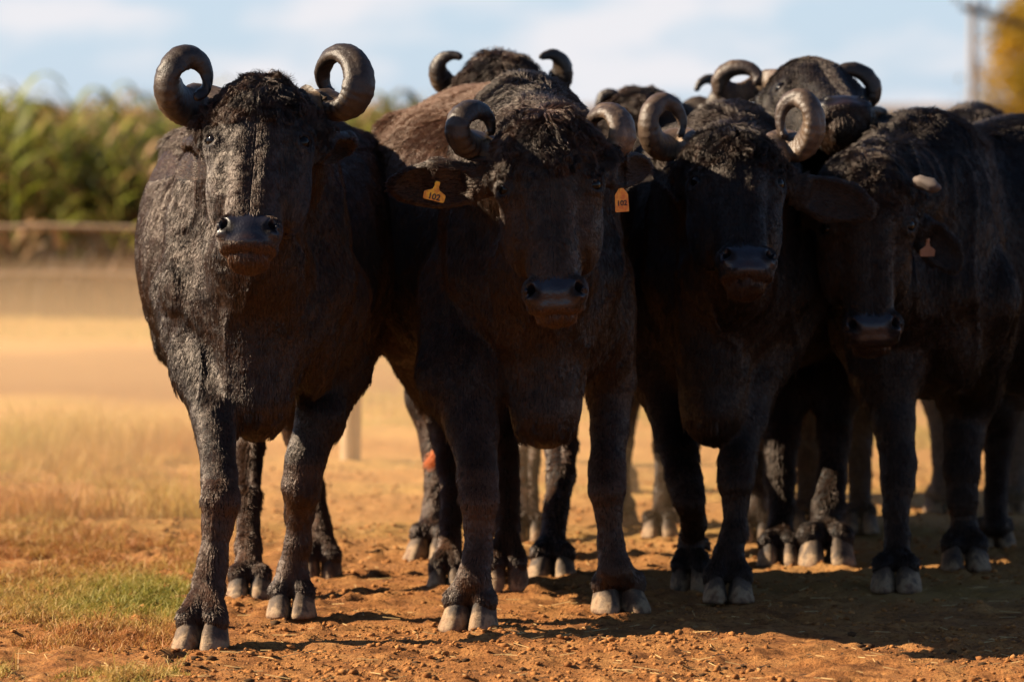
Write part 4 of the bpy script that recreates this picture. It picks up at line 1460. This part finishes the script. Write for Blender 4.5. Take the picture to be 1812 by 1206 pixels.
def build_background():
    # dry weed bank at the edge of the paddock
    n = 34000
    y = 35.5 + 3.2 * RNG.random(n) ** 0.8
    x = (RNG.random(n) - 0.5) * 0.23 * y
    f = vnoise(np.stack([x * 1.3, y * 0.8, x * 0], -1), 91)
    h = (0.20 + 0.33 * RNG.random(n) ** 1.3) * (1 + 0.22 * f) * (1 + 0.5 * (RNG.random(n) > 0.93))
    tint = np.clip(0.48 + 0.34 * vnoise(np.stack([x * 2.2, y * 1.0, x * 0], -1), 92) + 0.4 * (RNG.random(n) - 0.5), 0, 1)
    o = blades("dry_weeds", x, y, h, np.full(n, 0.018), 0.1 + 0.5 * RNG.random(n), DRY, tint, segs=2, z0=np.zeros(n) - 0.02)
    tag(o, "belt of brown dry weeds between the paddock and the green crop", "weeds", kind="stuff")
    # green crop
    def corn(px0, px1, y0, y1, count, hmin, hmax, gt):
        V, F, T = [], [], []
        for _ in range(count):
            y = y0 + (y1 - y0) * random.random()
            x = (px0 + (px1 - px0) * random.random() - 906) / FPX * y
            nz = float(vnoise(np.array([x * 0.9, y * 0.5, 3.0]), 44))
            corn_plant(V, F, T, x, y, random.uniform(hmin, hmax) * (1 + 0.16 * nz), gt + 0.12 * nz)
        return V, F, T

    def corn_plant(V, F, T, x, y, h, gt, big=1.0):
        b = len(V)
        t0 = min(1, max(0, random.gauss(gt, 0.22)))
        for z, r in ((0, 0.013), (h * 0.5, 0.011), (h * 0.9, 0.005)):
            for k in range(4):
                a = k * math.pi / 2
                V.append((x + r * math.cos(a), y + r * math.sin(a), z)); T.append(t0)
        for r_ in range(2):
            for k in range(4):
                a, c = b + r_ * 4 + k, b + r_ * 4 + (k + 1) % 4
                F.append((a, c, c + 4, a + 4))
        nl = random.randint(8, 12)
        for i in range(nl):
            zz = h * (0.12 + 0.80 * i / nl)
            a = i * math.pi + random.uniform(-0.7, 0.7) + random.random() * 0.4
            L = random.uniform(0.40, 0.75) * (1 - 0.35 * i / nl) * big
            w = random.uniform(0.020, 0.040) * big
            up = random.uniform(0.8, 1.9)
            t = min(1, max(0, t0 + random.gauss(0, 0.12) + (0.35 if i < 3 and random.random() < 0.7 else 0)))
            dx, dy = math.cos(a), math.sin(a)
            b = len(V)
            S = 5
            for s in range(S + 1):
                q = s / S
                cx, cy = x + dx * L * q * 0.85, y + dy * L * q * 0.85
                cz = zz + L * (up * q - (0.55 + 0.55 * up) * q * q)
                ww = w * math.sin(math.pi * min(1, 0.15 + 0.85 * q)) ** 0.7 + 0.002
                V.append((cx - dy * ww, cy + dx * ww, cz + 0.25 * ww)); V.append((cx + dy * ww, cy - dx * ww, cz + 0.25 * ww))
                T += [t, t]
            for s in range(S):
                F.append((b + 2 * s, b + 2 * s + 1, b + 2 * s + 3, b + 2 * s + 2))
    V, F, T = corn(-130, 760, 40.5, 52, 820, 1.0, 1.58, 0.47)
    V2, F2, T2 = corn(300, 1500, 54, 66, 500, 1.1, 1.4, 0.5)
    o = mesh_obj("crop_field", V, np.array(F), CORN, colors={"tint": T}, smooth=False)
    tag(o, "tall green leafy crop growing behind the paddock at left", "crop", kind="stuff")
    # individual nearer plants whose bright leaves stand out
    for (px, y, h, lab) in ((212, 39.6, 1.50, "bright green corn plant with long arching leaf beside the first buffalo's flank"),
                            (112, 40.0, 1.46, "pale green corn plant at the front of the crop, left of the bright one"),
                            (693, 40.2, 1.62, "corn plant whose green tip shows above the horizon behind the second buffalo"),
                            (28, 40.0, 1.62, "tall corn plant at the far left edge reaching over the crop line"),
                            (345, 41.0, 1.72, "corn plant whose tip peeks behind the first buffalo's left horn")):
        V, F, T = [], [], []
        corn_plant(V, F, T, 0, 0, h, 0.60 if px in (212, 693) else 0.45, big=1.15)
        T = [min(max(t, 0.5), 0.62) if px in (212, 693) else t for t in T]
        o = mesh_obj("corn_plant", V, np.array(F), CORN, colors={"tint": T}, smooth=False)
        o.location = ((px - 906) / FPX * y, y, 0)
        tag(o, lab, "corn plant", "corn plants along the edge of the crop")
    # far dry field to the right
    n = 16000
    y = 75 + 50 * RNG.random(n)
    x = (-0.03 + 0.15 * RNG.random(n)) * y
    h = 1.0 + 0.42 * RNG.random(n)
    tint = np.clip(0.30 + 0.4 * RNG.random(n), 0, 1)
    o = blades("dry_field", x, y, h, np.full(n, 0.10), 0.1 + 0.4 * RNG.random(n), DRY, tint, segs=2, z0=np.zeros(n))
    tag(o, "brown dry crop field on the horizon at right", "field", kind="stuff")
    # fence post
    m, nt, b = new_mat("weathered_wood")
    nn_ = noise_node(nt, 12, 6, 0.6, vec_scale=(4, 4, 0.5))
    rp = ramp(nt, nn_.outputs["Fac"], [(0.3, (0.17, 0.11, 0.06)), (0.7, (0.42, 0.30, 0.18))])
    nt.links.new(rp.outputs[0], b.inputs["Base Color"]); b.inputs["Roughness"].default_value = 0.9
    bump(nt, b, nn_.outputs["Fac"], 0.5, 0.006)
    g = G(620, 812)
    V, F = [], []
    segs = 12
    lv = [(-0.05, 0.041), (0.2, 0.040), (0.5, 0.039), (0.8, 0.0385), (1.06, 0.038), (1.10, 0.033)]
    for z, r in lv:
        for k in range(segs):
            a = 2 * math.pi * k / segs
            rr = r * (1 + 0.06 * math.sin(3 * a + z))
            V.append((rr * math.cos(a) + 0.006 * math.sin(z * 3), rr * math.sin(a), z))
    for r_ in range(len(lv) - 1):
        for k in range(segs):
            a, c = r_ * segs + k, r_ * segs + (k + 1) % segs
            F.append([a, c, c + segs, a + segs])
    F.append([(len(lv) - 1) * segs + k for k in range(segs)])
    o = mesh_obj("fence_post", V, F, m)
    o.location = g
    tag(o, "pale wooden fence post standing in the dust between the first two buffalo", "post")
    # low rail fence in front of the weeds
    fe = empty("rail_fence", (-3.3, 34.9, 0))
    tag(fe, "low blurred rail fence running in front of the brown weeds at left", "fence")
    def rod(name, a_, b_, r):
        a_, b_ = np.array(a_, float), np.array(b_, float)
        t = nrm(b_ - a_); u = nrm(np.cross(t, [0.1, 1, 0.2])); v = np.cross(t, u)
        Vr, Fr = [], []
        for q in np.linspace(0, 1, 7):
            c_ = a_ + (b_ - a_) * q + np.array([0, 0, -0.012 * math.sin(q * math.pi * 5)]) * (abs(t[2]) < 0.5)
            for k in range(8):
                an = 2 * math.pi * k / 8
                Vr.append(tuple(c_ + (u * math.cos(an) + v * math.sin(an)) * r))
        for i in range(6):
            for k in range(8):
                p0, p1 = i * 8 + k, i * 8 + (k + 1) % 8
                Fr.append([p0, p1, p1 + 8, p0 + 8])
        Fr.append(list(range(8))[::-1]); Fr.append([48 + k for k in range(8)])
        o_ = mesh_obj(name, Vr, Fr, m); o_.parent = fe
    rod("rail", (-1.2, 0, 0.60), (3.4, 0, 0.61), 0.020)
    rod("rail", (-1.2, 0, 0.30), (3.4, 0, 0.31), 0.016)
    for fx in (-1.1, 1.02, 3.2):
        rod("post", (fx, 0.05, -0.05), (fx, 0.05, 0.68), 0.035)
    # utility pole
    Dp = 60.0
    s = Dp / FPX
    pole = empty("utility_pole", ((1720 - 906) * s, Dp, 0))
    tag(pole, "grey utility pole with crossarm in front of the yellow tree", "utility pole")
    pm = plain("pole_concrete", (0.22, 0.19, 0.17), 0.85)
    V, F = [], []
    topz = CAM_H + 182 * s
    for z, r in ((0, 0.055), (topz * 0.5, 0.048), (topz, 0.042), (topz + 0.02, 0.02)):
        for k in range(12):
            a = 2 * math.pi * k / 12
            V.append((r * math.cos(a), r * math.sin(a), z))
    for r_ in range(3):
        for k in range(12):
            a, c = r_ * 12 + k, r_ * 12 + (k + 1) % 12
            F.append([a, c, c + 12, a + 12])
    F.append([36 + k for k in range(12)])
    po = mesh_obj("pole_shaft", V, F, pm); po.parent = pole
    def bar(name, a, b_, w, mat):
        a, b_ = np.array(a, float), np.array(b_, float)
        t = nrm(b_ - a); u = nrm(np.cross(t, [0, 1, 0])); v = np.cross(t, u)
        V = [tuple(p + u * sx * w + v * sy * w) for p in (a, b_) for sx, sy in ((-1, -1), (1, -1), (1, 1), (-1, 1))]
        F = [[0, 3, 2, 1], [4, 5, 6, 7], [0, 1, 5, 4], [1, 2, 6, 5], [2, 3, 7, 6], [3, 0, 4, 7]]
        o = mesh_obj(name, V, F, mat, smooth=False)
        mod = o.modifiers.new("bevel", 'BEVEL'); mod.width = w * 0.2
        return o
    dm = plain("dark_timber", (0.05, 0.04, 0.03), 0.8)
    c1 = bar("crossarm", (-0.14, -0.1, topz - 0.06), (0.72, 0.1, topz - 0.30), 0.035, dm); c1.parent = pole
    for q in (-0.2, 0.12):
        i_ = bar("insulator", (q, -0.06, topz - 0.06 - 0.28 * q), (q, -0.06, topz + 0.06 - 0.28 * q), 0.03, pm); i_.parent = pole
    # yellow tree
    build_tree((1866 - 906) / FPX * 78.0, 78.0)


def build_tree(x, y):
    tree = empty("yellow_tree", (x, y, 0))
    tag(tree, "yellow autumn tree at the right edge of the picture", "tree")
    bark = plain("bark", (0.10, 0.07, 0.045), 0.9)
    V, F = [], []

    def limb(a, b, ra, rb):
        a, b = np.array(a, float), np.array(b, float)
        t = nrm(b - a); u = nrm(np.cross(t, [0.3, 1, 0.1])); v = np.cross(t, u)
        k0 = len(V); n = 8
        for q in (0, 0.5, 1):
            c = a + (b - a) * q + (np.array([0.06, 0.04, 0]) * math.sin(q * 3.14) if q == 0.5 else 0)
            r = ra + (rb - ra) * q
            for k in range(n):
                an = 2 * math.pi * k / n
                V.append(tuple(c + (u * math.cos(an) + v * math.sin(an)) * r))
        for r_ in range(2):
            for k in range(n):
                i, j = k0 + r_ * n + k, k0 + r_ * n + (k + 1) % n
                F.append([i, j, j + n, i + n])
    limb((0, 0, -0.1), (0.05, 0, 1.0), 0.14, 0.11)
    limb((0.05, 0, 1.0), (0.0, 0.1, 2.2), 0.11, 0.07)
    ends = []
    for i in range(22):
        a = i * 2.4
        h0 = 0.7 + 0.075 * i
        L = 1.05 - 0.02 * i
        e = (L * math.cos(a), L * math.sin(a), h0 + 0.25 + random.random() * 0.35)
        limb((0.03, 0.02, h0), e, 0.04, 0.012)
        ends.append(e)
        for k in range(2):
            e2 = (e[0] * 0.7 + random.uniform(-0.35, 0.35), e[1] * 0.7 + random.uniform(-0.35, 0.35), e[2] + random.uniform(0, 0.4))
            limb((e[0] * 0.6, e[1] * 0.6, h0 + (e[2] - h0) * 0.6), e2, 0.02, 0.008)
            ends.append(e2)
    t = mesh_obj("trunk", V, F, bark); t.parent = tree
    ends.append((0, 0, 2.5))
    E = np.array(ends)
    n = 15000
    ci = RNG.integers(0, len(E), n)
    c = E[ci] + RNG.normal(size=(n, 3)) * np.array([0.17, 0.17, 0.14])
    d1 = nrm(RNG.normal(size=(n, 3))); d2 = nrm(np.cross(d1, RNG.normal(size=(n, 3))))
    sz = 0.03 + 0.03 * RNG.random(n)
    Vq = np.stack([c - d1 * sz[:, None], c + d2 * sz[:, None] * 0.6, c + d1 * sz[:, None], c - d2 * sz[:, None] * 0.6], 1)
    Fq = np.arange(n * 4).reshape(n, 4)
    lm = leaf_mat("yellow_leaf", [(0, (0.10, 0.10, 0.01)), (0.4, (0.34, 0.20, 0.012)), (0.8, (0.50, 0.29, 0.02)), (1, (0.38, 0.16, 0.02))], trans=0.4)
    tint = np.clip(0.45 + 0.5 * (_hash(ci, ci, ci, 4) - 0.5) + 0.3 * (RNG.random(n) - 0.5), 0, 1)
    o = mesh_obj("crown", Vq.reshape(-1, 3), Fq, lm, colors={"tint": np.repeat(tint, 4)}, smooth=False)
    o.parent = tree


def build_dust():
    """warm dust kicked up behind the herd"""
    m = bpy.data.materials.new("dust_air")
    m.use_nodes = True
    nt = m.node_tree
    nt.nodes.clear()
    out = NN(nt, "ShaderNodeOutputMaterial")
    pv = NN(nt, "ShaderNodeVolumePrincipled")
    pv.inputs["Color"].default_value = (1.0, 0.72, 0.42, 1)
    pv.inputs["Density"].default_value = 0.056
    pv.inputs["Anisotropy"].default_value = 0.2
    nt.links.new(pv.outputs[0], out.inputs["Volume"])
    x0, x1, y0, y1, z0, z1 = -6, 6, 17.0, 31.0, -0.06, 0.54
    V = [(x, y, z) for z in (z0, z1) for x, y in ((x0, y0), (x1, y0), (x1, y1), (x0, y1))]
    F = [[0, 3, 2, 1], [4, 5, 6, 7], [0, 1, 5, 4], [1, 2, 6, 5], [2, 3, 7, 6], [3, 0, 4, 7]]
    o = mesh_obj("dust_cloud", V, F, m, smooth=False)
    tag(o, "warm dust hanging low over the paddock behind the herd", "dust", kind="stuff")


def build_tail():
    """the rusty tail tip of the second buffalo, swinging beside its hind leg"""
    r = bpy.data.objects["water_buffalo.001"]
    rng = np.random.default_rng(5)
    a, b_ = P(806, 780, 16.45), P(764, 812, 16.5)
    n = 900
    t = rng.random(n)[:, None]
    root = a + (b_ - a) * t * 0.75 + rng.normal(size=(n, 3)) * 0.008
    d = nrm(b_ - a) * 0.05
    pts = np.stack([root + d * q + rng.normal(size=(n, 3)) * 0.006 * q + np.array([0, 0, -0.012]) * q * q for q in (0, 0.33, 0.66, 1.0)], 1)
    h = bpy.data.hair_curves.new("tail_tuft")
    h.add_curves([4] * n)
    h.points.foreach_set("position", pts.astype(np.float32).ravel())
    ra = h.attributes.get("radius") or h.attributes.new("radius", 'FLOAT', 'POINT')
    ra.data.foreach_set("value", np.tile(np.array([1.0, 0.9, 0.7, 0.3]) * 0.0011, n).astype(np.float32))
    h.materials.append(plain("rusty_tail_hair", (0.55, 0.16, 0.03), 0.6))
    o = bpy.data.objects.new("tail_tuft", h)
    link(o, r)
    o["label"] = "rusty orange tail tip"


build_ground()
build_background()
build_herd()
build_tail()
build_grass()
build_dust()
